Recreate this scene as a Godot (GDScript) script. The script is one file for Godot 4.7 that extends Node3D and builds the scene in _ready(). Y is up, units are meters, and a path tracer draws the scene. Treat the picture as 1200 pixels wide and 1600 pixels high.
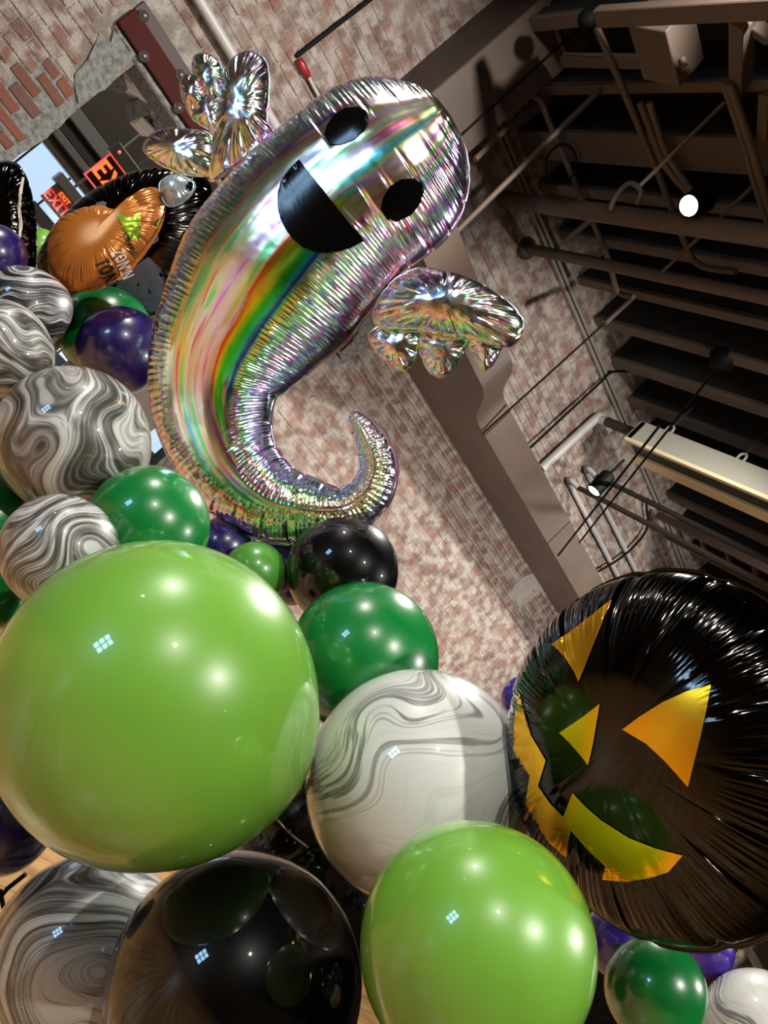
extends Node3D
# A garland of party balloons with two foil figures, seen from below in an old brick-walled hall.

const F := 1300.0                      # focal length in pixels of a 1200x1600 frame
const EYE := Vector3(0, 1.5, 5.3)
var R0 := Vector3(0.474, 0.7201, 0.5068)      # camera right, up, back in the world
var R1 := Vector3(-0.6291, 0.6796, -0.3773)
var R2 := Vector3(-0.6161, -0.14, 0.7752)
var M := {}                            # materials
var rng := RandomNumberGenerator.new()
var used := {}

func _ready():
	rng.seed = 7
	frame_axes()
	camera_and_light()
	materials()
	build_shell()
	build_brick_wall()
	build_next_room()
	build_ceiling()
	build_column_and_beam()
	build_services()
	build_balloons()
	build_ghost()
	build_pumpkin()
	build_far_foils()
	build_small_things()

# ---------------------------------------------------------------- camera and light
func frame_axes():
	R2 = R2.normalized()
	R0 = (R0 - R2 * R0.dot(R2)).normalized()
	R1 = R2.cross(R0).normalized()

func camera_and_light():
	var cam := Camera3D.new()
	cam.name = "camera"
	cam.fov = rad_to_deg(2.0 * atan(800.0 / F))
	cam.near = 0.05
	cam.far = 100.0
	add_child(cam)
	cam.transform = Transform3D(Basis(R0, R1, R2), EYE)
	cam.current = true
	var e := Environment.new()
	e.background_mode = Environment.BG_SKY
	var sky := Sky.new()
	var sm := ProceduralSkyMaterial.new()
	sm.sky_top_color = Color(0.55, 0.65, 0.8)
	sm.sky_horizon_color = Color(0.8, 0.85, 0.9)
	sm.ground_bottom_color = Color(0.3, 0.3, 0.3)
	sm.ground_horizon_color = Color(0.6, 0.6, 0.6)
	sky.sky_material = sm
	e.sky = sky
	e.background_energy_multiplier = 1.0
	e.tonemap_mode = Environment.TONE_MAPPER_LINEAR
	e.tonemap_exposure = 1.0
	e.sdfgi_enabled = true
	e.ssao_enabled = true
	e.ssil_enabled = true
	var w := WorldEnvironment.new()
	w.name = "surroundings"
	w.environment = e
	add_child(w)

# ---------------------------------------------------------------- picture geometry
func ray(x: float, y: float) -> Vector3:
	return R0 * ((x - 600.0) / F) - R1 * ((y - 800.0) / F) - R2

func at(x: float, y: float, d: float) -> Vector3:
	return EYE + ray(x, y) * d

func on(x: float, y: float, axis: int, value: float) -> Vector3:
	var r := ray(x, y)
	return EYE + r * ((value - EYE[axis]) / r[axis])

func eyev(v: Vector3) -> Vector3:      # from camera axes (right, up, towards viewer) to the world
	return R0 * v.x + R1 * v.y + R2 * v.z

# ---------------------------------------------------------------- scene tree
func numbered(n: String) -> String:
	if not used.has(n):
		used[n] = 0
		return n
	used[n] += 1
	return "%s_%03d" % [n, used[n]]

func obj(called: String, mesh: Mesh, m: Material, parent: Node = self) -> MeshInstance3D:
	var o := MeshInstance3D.new()
	o.name = numbered(called) if parent == self else called
	o.mesh = mesh
	o.material_override = m
	o.cast_shadow = GeometryInstance3D.SHADOW_CASTING_SETTING_ON
	parent.add_child(o, true)
	return o

func tag(o: Node, label: String, category := "", group := ""):
	if label:
		o.set_meta("label", label)
	if category:
		o.set_meta("category", category)
	if group:
		o.set_meta("group", group)
	return o

func struct(o: Node):
	o.set_meta("kind", "structure")
	return o

func thing(called: String, label: String, category: String, where := Vector3.ZERO, group := "") -> Node3D:
	var o := Node3D.new()
	o.name = numbered(called)
	add_child(o)
	o.position = where
	tag(o, label, category, group)
	return o

# ---------------------------------------------------------------- mesh helpers
func stool() -> SurfaceTool:
	var st := SurfaceTool.new()
	st.begin(Mesh.PRIMITIVE_TRIANGLES)
	st.set_smooth_group(-1)
	return st

func tri(st: SurfaceTool, a: Vector3, b: Vector3, c: Vector3, out: Vector3):
	if (a - c).cross(a - b).dot(out) < 0.0:
		var t := b
		b = c
		c = t
	st.add_vertex(a)
	st.add_vertex(b)
	st.add_vertex(c)

func quad(st: SurfaceTool, a: Vector3, b: Vector3, c: Vector3, d: Vector3, out: Vector3):
	tri(st, a, b, c, out)
	tri(st, a, c, d, out)

func flat(st: SurfaceTool) -> ArrayMesh:
	st.generate_normals()
	return st.commit()

func add_box(st: SurfaceTool, c: Vector3, size: Vector3, bevel := 0.004, basis := Basis.IDENTITY, jit := 0.0, r: RandomNumberGenerator = null):
	st.set_smooth_group(-1)
	var h := size * 0.5
	var b := minf(bevel, minf(h.x, minf(h.y, h.z)) * 0.6)
	var p := {}
	for k in 8:
		var s := Vector3(1 if k & 1 else -1, 1 if k & 2 else -1, 1 if k & 4 else -1)
		var j := Vector3.ZERO
		if jit > 0.0:
			j = Vector3(r.randf_range(-jit, jit), r.randf_range(-jit, jit), r.randf_range(-jit, jit) * 0.6)
		for a in 3:
			var v := (h - Vector3.ONE * b) * s
			v[a] = h[a] * s[a]
			p[k * 3 + a] = c + basis * (v + j)
	for a in 3:
		var u := (a + 1) % 3
		var w := (a + 2) % 3
		for sgn in [0, 1]:
			var k0: int = sgn << a
			var out := Vector3.ZERO
			out[a] = 1.0 if sgn else -1.0
			quad(st, p[k0 * 3 + a], p[(k0 | 1 << u) * 3 + a], p[(k0 | 1 << u | 1 << w) * 3 + a], p[(k0 | 1 << w) * 3 + a], basis * out)
		for su in [0, 1]:
			for sw in [0, 1]:
				var k1: int = su << u | sw << w
				var k2 := k1 | 1 << a
				var out2 := Vector3.ZERO
				out2[u] = 1.0 if su else -1.0
				out2[w] = 1.0 if sw else -1.0
				quad(st, p[k1 * 3 + u], p[k2 * 3 + u], p[k2 * 3 + w], p[k1 * 3 + w], basis * out2)
	for k in 8:
		var o3 := Vector3(1 if k & 1 else -1, 1 if k & 2 else -1, 1 if k & 4 else -1)
		tri(st, p[k * 3], p[k * 3 + 1], p[k * 3 + 2], basis * o3)

func box_mesh(c: Vector3, size: Vector3, bevel := 0.004, basis := Basis.IDENTITY) -> ArrayMesh:
	var st := stool()
	add_box(st, c, size, bevel, basis)
	return flat(st)

func span(lo: Vector3, hi: Vector3, bevel := 0.004) -> ArrayMesh:
	return box_mesh((lo + hi) * 0.5, hi - lo, bevel)

func tube_mesh(pts: Array, radius: float, sides := 12, cap := true) -> ArrayMesh:
	var st := stool()
	add_tube(st, pts, radius, sides, cap)
	return st.commit()

func add_tube(st: SurfaceTool, pts: Array, radius: float, sides := 12, cap := true):
	var n := pts.size()
	var side := Vector3.ZERO
	var rings := []
	for i in n:
		var t: Vector3 = (pts[mini(i + 1, n - 1)] - pts[maxi(i - 1, 0)]).normalized()
		if side == Vector3.ZERO:
			side = t.cross(Vector3(0.31, 0.83, 0.46)).normalized()
		side = (side - t * side.dot(t)).normalized()
		var up := t.cross(side)
		var ring := []
		for k in sides + 1:
			var a := TAU * k / sides
			ring.append(side * cos(a) + up * sin(a))
		rings.append(ring)
	for i in n - 1:
		for k in sides:
			for q in [[0, 0], [1, 0], [1, 1], [0, 0], [1, 1], [0, 1]]:
				var v: Vector3 = rings[i + q[0]][k + q[1]]
				st.set_normal(v)
				st.add_vertex(pts[i + q[0]] + v * radius)
	if cap:
		for e in [0, n - 1]:
			var d: Vector3 = (pts[0] - pts[1]).normalized() if e == 0 else (pts[n - 1] - pts[n - 2]).normalized()
			for k in sides:
				var a: Vector3 = pts[e] + rings[e][k] * radius
				var b: Vector3 = pts[e] + rings[e][k + 1] * radius
				var c: Vector3 = pts[e]
				if (a - c).cross(a - b).dot(d) < 0.0:
					var s := a
					a = b
					b = s
				for v in [a, b, c]:
					st.set_normal(d)
					st.add_vertex(v)

func smooth_path(p: Array, per := 6) -> Array:
	var out := []
	for i in p.size() - 1:
		var a = p[maxi(i - 1, 0)]
		var d = p[mini(i + 2, p.size() - 1)]
		for k in per:
			out.append(p[i].cubic_interpolate(p[i + 1], a, d, float(k) / per))
	out.append(p[-1])
	return out

func lathe_mesh(profile: Array, sides := 32, basis := Basis.IDENTITY, where := Vector3.ZERO) -> ArrayMesh:
	var st := stool()
	st.set_smooth_group(0)
	var n := profile.size()
	for i in n - 1:
		for k in sides:
			var q := []
			for w in [[0, 0], [1, 0], [1, 1], [0, 1]]:
				var a: float = TAU * (k + w[1]) / sides
				var pr: Vector2 = profile[i + w[0]]
				q.append(where + basis * Vector3(pr.x * cos(a), pr.y, pr.x * sin(a)))
			var am := TAU * (k + 0.5) / sides
			var e: Vector2 = profile[i + 1] - profile[i]
			var o := basis * Vector3(-e.y * cos(am), e.x, -e.y * sin(am))
			quad(st, q[0], q[1], q[2], q[3], o)
	return flat(st)

# rows x columns of points as one smooth surface; "flip" turns it over
func grid_mesh(sheets: Array) -> ArrayMesh:
	var mesh_arrays := []
	mesh_arrays.resize(Mesh.ARRAY_MAX)
	var V := PackedVector3Array()
	var N := PackedVector3Array()
	var U := PackedVector2Array()
	var I := PackedInt32Array()
	for s in sheets:
		var p: PackedVector3Array = s.p
		var w: int = s.w
		var h: int = p.size() / w
		var base := V.size()
		V.append_array(p)
		U.append_array(s.uv)
		var nn := PackedVector3Array()
		nn.resize(p.size())
		var sg: float = s.get("sign", 1.0)
		var wrap: bool = s.get("wrap", false)
		for j in h:
			var j0 := maxi(j - 1, 0)
			var j1 := mini(j + 1, h - 1)
			if wrap:
				j0 = (j - 1 + h - 1) % (h - 1) if j == 0 else j - 1
				j1 = 1 if j == h - 1 else j + 1
			for i in w:
				var i0 := maxi(i - 1, 0)
				var i1 := mini(i + 1, w - 1)
				var c := (p[j * w + i1] - p[j * w + i0]).cross(p[j1 * w + i] - p[j0 * w + i]) * sg
				nn[j * w + i] = c.normalized() if c.length_squared() > 1e-20 else s.get("pole", Vector3.UP)
		N.append_array(nn)
		for j in h - 1:
			for i in w - 1:
				var a := base + j * w + i
				if sg < 0.0:
					I.append_array([a, a + 1, a + w, a + 1, a + w + 1, a + w])
				else:
					I.append_array([a, a + w, a + 1, a + 1, a + w, a + w + 1])
	mesh_arrays[Mesh.ARRAY_VERTEX] = V
	mesh_arrays[Mesh.ARRAY_NORMAL] = N
	mesh_arrays[Mesh.ARRAY_TEX_UV] = U
	mesh_arrays[Mesh.ARRAY_INDEX] = I
	var m := ArrayMesh.new()
	m.add_surface_from_arrays(Mesh.PRIMITIVE_TRIANGLES, mesh_arrays)
	return m

# ---------------------------------------------------------------- materials
func mat(called: String, c: Color, rough := 0.6, metal := 0.0, spec := 0.5) -> StandardMaterial3D:
	var m := StandardMaterial3D.new()
	m.resource_name = called
	m.albedo_color = c
	m.roughness = rough
	m.metallic = metal
	m.metallic_specular = spec
	M[called] = m
	return m

func glow(called: String, c: Color, e: float) -> StandardMaterial3D:
	var m := mat(called, Color(0.9, 0.9, 0.9), 0.5)
	m.emission_enabled = true
	m.emission = c
	m.emission_energy_multiplier = e
	return m

func noise_tex(seed_: int, freq: float, ramp: Gradient, octaves := 4, size := 512, kind := FastNoiseLite.TYPE_SIMPLEX_SMOOTH) -> NoiseTexture2D:
	var n := FastNoiseLite.new()
	n.seed = seed_
	n.noise_type = kind
	n.frequency = freq
	n.fractal_octaves = octaves
	var t := NoiseTexture2D.new()
	t.width = size
	t.height = size
	t.seamless = true
	t.noise = n
	t.color_ramp = ramp
	return t

func ramp(stops: Array) -> Gradient:
	var g := Gradient.new()
	var o := PackedFloat32Array()
	var c := PackedColorArray()
	for s in stops:
		o.append(s[0])
		c.append(s[1])
	g.offsets = o
	g.colors = c
	return g

func latex(called: String, c: Color, rough := 0.34) -> StandardMaterial3D:
	var m := mat(called, c, rough, 0.0, 0.5)
	m.clearcoat_enabled = true
	m.clearcoat = 1.0
	m.clearcoat_roughness = 0.035
	return m

func foil(called: String, c: Color, rough := 0.1) -> StandardMaterial3D:
	return mat(called, c, rough, 1.0, 0.5)

func marble_image(seed_: int, axis: Vector3, k: float, warp: float, shift: float, veins: float, lo: Color, hi: Color) -> ImageTexture:
	var n1 := FastNoiseLite.new()
	n1.seed = seed_
	n1.frequency = 0.62
	n1.fractal_octaves = 2
	n1.fractal_gain = 0.35
	var n2 := FastNoiseLite.new()
	n2.seed = seed_ + 5
	n2.frequency = 1.0
	n2.fractal_octaves = 4
	n2.fractal_gain = 0.8
	n2.fractal_lacunarity = 2.4
	var W := 800
	var H := 400
	var cross := axis.cross(Vector3(0.3, 0.5, 0.8)).normalized()
	axis = axis.normalized()
	var im := Image.create(W, H, false, Image.FORMAT_RGB8)
	for y in H:
		var th := PI * (y + 0.5) / H
		for x in W:
			var ph := TAU * (x + 0.5) / W
			var p := Vector3(sin(th) * cos(ph), cos(th), sin(th) * sin(ph))
			var q := p
			q.x += warp * n1.get_noise_3d(p.x, p.y, p.z)
			q.y += warp * n1.get_noise_3d(p.x + 7.3, p.y + 2.1, p.z)
			q.z += warp * n1.get_noise_3d(p.x, p.y - 9.2, p.z + 4.4)
			var v := q.dot(axis) * k
			var t := n2.get_noise_2d(v, q.dot(cross) * 0.22)
			if veins > 0.0:
				# pale ground with thin dark strands that gather in bundles
				var bundle := smoothstep(-0.25, 0.35, n1.get_noise_2d(v * 0.55, 3.0))
				t = lerpf(1.0, smoothstep(0.0, veins, absf(t)), bundle * 0.85) - 0.12 * absf(t)
			else:
				t = clampf(0.5 + (t * 1.5 + shift) * 1.2, 0.0, 1.0)
			im.set_pixel(x, y, lo.lerp(hi, t))
	return ImageTexture.create_from_image(im)

func marble(called: String, tex: Texture2D) -> StandardMaterial3D:
	var m := latex(called, Color.WHITE, 0.4)
	m.albedo_texture = tex
	return m

func materials():
	# brick and its lime wash
	var wash := noise_tex(11, 0.011, ramp([[0.0, Color(0.6, 0.56, 0.53, 0.1)], [0.36, Color(0.6, 0.56, 0.53, 0.3)], [0.5, Color(0.62, 0.58, 0.55, 0.62)], [0.66, Color(0.66, 0.63, 0.6, 0.85)], [1.0, Color(0.7, 0.68, 0.66, 0.92)]]), 6, 1024)
	var bump := noise_tex(23, 0.05, ramp([[0.0, Color.BLACK], [1.0, Color.WHITE]]), 5)
	for k in 8:
		var tone: Color = [Color(0.43, 0.29, 0.25), Color(0.49, 0.32, 0.27), Color(0.4, 0.28, 0.25), Color(0.52, 0.39, 0.35), Color(0.46, 0.29, 0.24), Color(0.53, 0.44, 0.4), Color(0.43, 0.32, 0.29), Color(0.52, 0.36, 0.31)][k]
		brick_mat("brick_%d" % k, tone, wash, bump)
	brick_mat("mortar", Color(0.47, 0.44, 0.41), wash, bump)
	var bm: StandardMaterial3D = M.mortar.duplicate()
	bm.albedo_color = Color.WHITE
	bm.vertex_color_use_as_albedo = true
	M.brick_many = bm
	for k in 4:
		var raw := mat("raw_brick_%d" % k, [Color(0.43, 0.29, 0.25), Color(0.47, 0.3, 0.25), Color(0.4, 0.29, 0.27), Color(0.58, 0.5, 0.48)][k], 0.9, 0.0, 0.3)
		triplanar_bump(raw, bump, 5.0, 0.4)
	var cem := mat("cement", Color(0.52, 0.52, 0.52), 0.95, 0.0, 0.3)
	cem.albedo_texture = noise_tex(31, 0.02, ramp([[0.0, Color(0.62, 0.62, 0.6)], [0.5, Color(0.85, 0.86, 0.84)], [1.0, Color(1, 1, 1)]]), 5)
	triplanar_bump(cem, bump, 2.0, 0.5)
	# painted steel and timber
	var brown := mat("brown_paint", Color(0.29, 0.235, 0.195), 0.55)
	brown.albedo_texture = noise_tex(41, 0.008, ramp([[0.0, Color(0.85, 0.85, 0.85)], [1.0, Color(1, 1, 1)]]), 4)
	brown.uv1_triplanar = true
	brown.uv1_world_triplanar = true
	brown.uv1_scale = Vector3.ONE * 0.5
	mat("joist_paint", Color(0.33, 0.28, 0.245), 0.7)
	mat("deck_paint", Color(0.1, 0.1, 0.105), 0.85)
	mat("dark_pipe", Color(0.17, 0.14, 0.12), 0.6)
	mat("brown_pipe", Color(0.34, 0.28, 0.24), 0.6)
	mat("cable", Color(0.08, 0.07, 0.06), 0.7, 0.0, 0.2)
	mat("grey_conduit", Color(0.46, 0.44, 0.41), 0.5)
	mat("white_pipe", Color(0.62, 0.61, 0.6), 0.45)
	mat("black_housing", Color(0.025, 0.03, 0.035), 0.6, 0.0, 0.2)
	mat("rust_steel", Color(0.25, 0.125, 0.115), 0.7, 0.0, 0.12)
	mat("rust_dark", Color(0.19, 0.07, 0.055), 0.6)
	mat("bolt_steel", Color(0.42, 0.4, 0.4), 0.35, 0.7)
	mat("chrome", Color(0.75, 0.77, 0.79), 0.2, 0.9)
	mat("heater_grey", Color(0.66, 0.65, 0.6), 0.45)
	mat("heater_cream", Color(0.88, 0.82, 0.68), 0.5)
	mat("heater_slot", Color(0.13, 0.16, 0.16), 0.4)
	# room shell
	var wood := mat("floor_wood", Color(0.66, 0.52, 0.34), 0.35)
	wood.albedo_texture = noise_tex(51, 0.006, ramp([[0.0, Color(0.75, 0.7, 0.62)], [0.5, Color(0.95, 0.92, 0.86)], [1.0, Color(1, 1, 1)]]), 5)
	wood.uv1_triplanar = true
	wood.uv1_world_triplanar = true
	wood.uv1_scale = Vector3(0.3, 0.3, 2.4)
	mat("plaster_cream", Color(0.74, 0.68, 0.57), 0.8)
	mat("plaster_white", Color(0.78, 0.77, 0.75), 0.8)
	mat("dark_ceiling_room", Color(0.16, 0.13, 0.11), 0.8)
	glow("daylight_pane", Color(0.62, 0.82, 1.0), 4.0)
	glow("far_pane", Color(0.74, 0.86, 1.0), 1.0)
	glow("lamp_face", Color(1.0, 0.97, 0.9), 14.0)
	glow("exit_letters", Color(1.0, 0.42, 0.02), 1.3)
	glow("exit_red", Color(1.0, 0.02, 0.06), 0.85)
	glow("exit_edge", Color(1.0, 0.25, 0.3), 0.7)
	mat("exit_panel", Color(0.22, 0.03, 0.05), 0.3)
	mat("exit_clear", Color(0.62, 0.58, 0.57), 0.3)
	mat("sign_grey", Color(0.36, 0.36, 0.35), 0.5)
	# balloons
	latex("lime", Color(0.41, 0.62, 0.2))
	latex("green", Color(0.0, 0.42, 0.17), 0.3)
	latex("olive_green", Color(0.27, 0.52, 0.17))
	latex("black", Color(0.01, 0.01, 0.012), 0.35).metallic_specular = 0.22
	latex("purple", Color(0.12, 0.06, 0.32), 0.3)
	latex("violet", Color(0.2, 0.09, 0.5), 0.3)
	var g0 := Color(0.2, 0.185, 0.17)
	var g1 := Color(0.74, 0.74, 0.73)
	marble("marble_swirl", marble_image(3, Vector3(0.8, 0.15, 0.6), 3.0, 0.95, -0.05, 0.0, g0, g1))
	marble("marble_lines", marble_image(8, Vector3(0.95, 0.05, 0.3), 4.2, 0.45, 0.0, 0.0, g0, g1))
	marble("marble_dark", marble_image(14, Vector3(0.7, 0.1, 0.7), 5.0, 0.45, -0.28, 0.0, Color(0.05, 0.05, 0.055), Color(0.8, 0.8, 0.8)))
	marble("marble_light", marble_image(21, Vector3(0.9, 0.1, 0.4), 3.4, 0.6, 0.0, 0.22, Color(0.3, 0.3, 0.29), Color(0.78, 0.78, 0.76)))
	marble("marble_rings", marble_image(29, Vector3(0.08, 1.0, 0.05), 6.5, 0.5, 0.05, 0.0, g0, g1))
	mat("ribbon", Color(0.7, 0.66, 0.58), 0.4)
	# foils
	var holo := foil("holo", Color(1, 1, 1), 0.21)
	holo.albedo_texture = holo_image()
	foil("holo_hand", Color(1, 1, 1), 0.18).albedo_texture = holo_hand_image()
	var bf := mat("black_foil", Color(0.22, 0.21, 0.2), 0.09, 1.0)
	bf.clearcoat_enabled = false
	mat("face_black", Color(0.015, 0.015, 0.017), 0.12, 0.0, 0.4)
	foil("gold_foil", Color(1.0, 0.74, 0.16), 0.28)
	var bo := foil("bottle_foil", Color(0.72, 0.43, 0.17), 0.25)
	bo.metallic = 0.4
	foil("label_green", Color(0.5, 0.6, 0.08), 0.3).metallic = 0.4
	mat("ink_black", Color(0.05, 0.03, 0.03), 0.4)
	mat("ink_white", Color(0.85, 0.8, 0.75), 0.4)
	var sf := foil("silver_foil", Color(0.75, 0.8, 0.82), 0.25)
	sf.metallic = 0.6
	var gl := foil("glitter_foil", Color(0.6, 0.66, 0.72), 0.35)
	gl.metallic = 0.7
	gl.albedo_texture = noise_tex(77, 0.4, ramp([[0.0, Color(0.35, 0.4, 0.45)], [0.6, Color(0.7, 0.75, 0.8)], [0.8, Color(1, 1, 1)]]), 2, 256)
	gl.uv1_triplanar = true
	gl.uv1_scale = Vector3.ONE * 4.0

func triplanar_bump(m: StandardMaterial3D, t: Texture2D, scale_: float, cm: float):
	m.uv1_triplanar = true
	m.uv1_world_triplanar = true
	m.uv1_scale = Vector3.ONE * scale_
	m.heightmap_enabled = true
	m.heightmap_texture = t
	m.heightmap_scale = cm

func brick_mat(called: String, tone: Color, wash: Texture2D, bump: Texture2D):
	var m := mat(called, tone, 0.92, 0.0, 0.3)
	triplanar_bump(m, bump, 4.0, 0.9)
	m.detail_enabled = true
	m.detail_albedo = wash
	m.detail_uv_layer = BaseMaterial3D.DETAIL_UV_2
	m.detail_blend_mode = BaseMaterial3D.BLEND_MODE_MIX
	m.uv2_triplanar = true
	m.uv2_world_triplanar = true
	m.uv2_scale = Vector3.ONE * 0.62

# the film on the silver foil breaks up light into streaks of colour that follow the length of the figure
func holo_image() -> ImageTexture:
	var n := FastNoiseLite.new()
	n.seed = 5
	n.frequency = 1.0
	n.fractal_octaves = 3
	var W := 1400
	var H := 256
	var im := Image.create(W, H, false, Image.FORMAT_RGB8)
	for y in H:
		var u := 2.0 * y / (H - 1.0) - 1.0
		for x in W:
			var s := float(x) / W
			var a := n.get_noise_2d(s * 2.5, u * 3.0)
			var b := n.get_noise_2d(s * 6.0 + 40.0, u * 7.0)
			var fine := n.get_noise_2d(s * 70.0, u * 9.0 + 9.0)
			# pale lengthwise streaks over the smooth middle
			var hue := fposmod(0.12 + 0.45 * a + 0.4 * b, 1.0)
			var sat := 0.12 + 0.38 * smoothstep(0.15, 0.5, absf(b) + 0.3 * a)
			# one strong band of the whole spectrum beside it
			var q := (-0.16 - u + 0.1 * a + 0.03 * b) / 0.36
			var w := smoothstep(-0.05, 0.05, q) * (1.0 - smoothstep(0.9, 1.1, q)) * smoothstep(0.42, 0.5, s + 0.1 * b) * (1.0 - smoothstep(0.74, 0.82, s + 0.1 * a))
			hue = lerpf(hue, clampf(q, 0.0, 1.0) * 0.72, w)
			sat = lerpf(sat, 0.85, w)
			# the pleated margins
			var e := smoothstep(0.5, 0.68, absf(u))
			if e > 0.0:
				hue = lerpf(hue, fposmod(0.58 + 0.3 * a + 0.35 * fine + 0.5 * (absf(u) - 0.7), 1.0), e)
				sat = lerpf(sat, (0.06 if u > 0.0 else 0.16) + 0.3 * maxf(0.0, fine * 2.0), e)
			im.set_pixel(x, y, Color.from_hsv(fposmod(hue, 1.0), clampf(sat, 0.0, 0.9) * 0.85, 1.0))
	return ImageTexture.create_from_image(im)

func holo_hand_image() -> ImageTexture:
	var n := FastNoiseLite.new()
	n.seed = 9
	n.noise_type = FastNoiseLite.TYPE_CELLULAR
	n.cellular_return_type = FastNoiseLite.RETURN_CELL_VALUE
	n.frequency = 0.045
	var im := Image.create(256, 256, false, Image.FORMAT_RGB8)
	for y in 256:
		for x in 256:
			var v := n.get_noise_2d(x * 0.6, y * 1.0)
			im.set_pixel(x, y, Color.from_hsv(fposmod(v * 2.7 + x * 0.002, 1.0), 0.04 + 0.36 * maxf(0.0, sin(v * 23.0)), 1.0))
	return ImageTexture.create_from_image(im)

# ---------------------------------------------------------------- room shell
func build_shell():
	var fl := thing("floor", "", "")
	struct(fl)
	obj("slab", span(Vector3(-6.2, -0.2, -7.2), Vector3(16.2, -0.03, 12.2)), M.plaster_cream, fl)
	var k := 0
	while k < 130:
		var z0 := -7.0 + k * 0.148
		obj("plank", span(Vector3(-6, -0.03, z0), Vector3(16, 0.0, z0 + 0.144), 0.003), M.floor_wood, fl)
		k += 1
	struct(obj("wall_right", span(Vector3(16, 0, -7), Vector3(16.2, 5.5, 12)), M.plaster_cream))
	struct(obj("wall_front", span(Vector3(-6, 0, 12), Vector3(16, 5.5, 12.2)), M.plaster_cream))
	# the left wall with its window of six panes
	var wl := thing("wall_left", "", "")
	struct(wl)
	var a := Vector3(-6, 1.4, 3.6)
	var b := Vector3(-6, 2.75, 4.65)
	var st := stool()
	for s in [[0.0, a.y, -7.0, 12.0], [b.y, 5.5, -7.0, 12.0], [a.y, b.y, -7.0, a.z], [a.y, b.y, b.z, 12.0]]:
		add_box(st, Vector3(-6.1, (s[0] + s[1]) / 2, (s[2] + s[3]) / 2), Vector3(0.2, s[1] - s[0], s[3] - s[2]), 0.002)
	obj("plaster", flat(st), M.plaster_cream, wl)
	var wi := thing("window_1", "", "")
	struct(wi)
	var fr := stool()
	for i in 3:
		add_box(fr, Vector3(-6.03, (a.y + b.y) / 2, a.z + (b.z - a.z) * i / 2.0), Vector3(0.1, b.y - a.y, 0.08))
	for i in 4:
		add_box(fr, Vector3(-6.03, a.y + (b.y - a.y) * i / 3.0, (a.z + b.z) / 2), Vector3(0.1, 0.08, b.z - a.z))
	obj("frame", flat(fr), M.plaster_white, wi)
	for i in 2:
		for j in 3:
			var c := Vector3(-6.05, a.y + (b.y - a.y) * (j + 0.5) / 3.0, a.z + (b.z - a.z) * (i + 0.5) / 2.0)
			obj("pane", box_mesh(c, Vector3(0.01, (b.y - a.y) / 3 - 0.08, (b.z - a.z) / 2 - 0.08), 0.001), M.daylight_pane, wi)
			var l := AreaLight3D.new()
			l.name = numbered("daylight")
			l.area_size = Vector2((b.z - a.z) / 2 - 0.1, (b.y - a.y) / 3 - 0.1)
			l.light_color = Color(0.65, 0.84, 1.0)
			l.light_energy = 0.9
			l.shadow_enabled = true
			add_child(l)
			l.position = c + Vector3(0.03, 0, 0)
			l.rotation.y = -PI / 2

func inside(p: Vector2, poly: PackedVector2Array) -> bool:
	return Geometry2D.is_point_in_polygon(p, poly)

func wall_poly(pts: Array) -> PackedVector2Array:
	var out := PackedVector2Array()
	for p in pts:
		var v := on(p[0], p[1], 2, 0.0)
		out.append(Vector2(v.x, v.y))
	return out

const OPEN_L := 0.635
const OPEN_R := 2.72
const OPEN_T := 2.89

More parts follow.
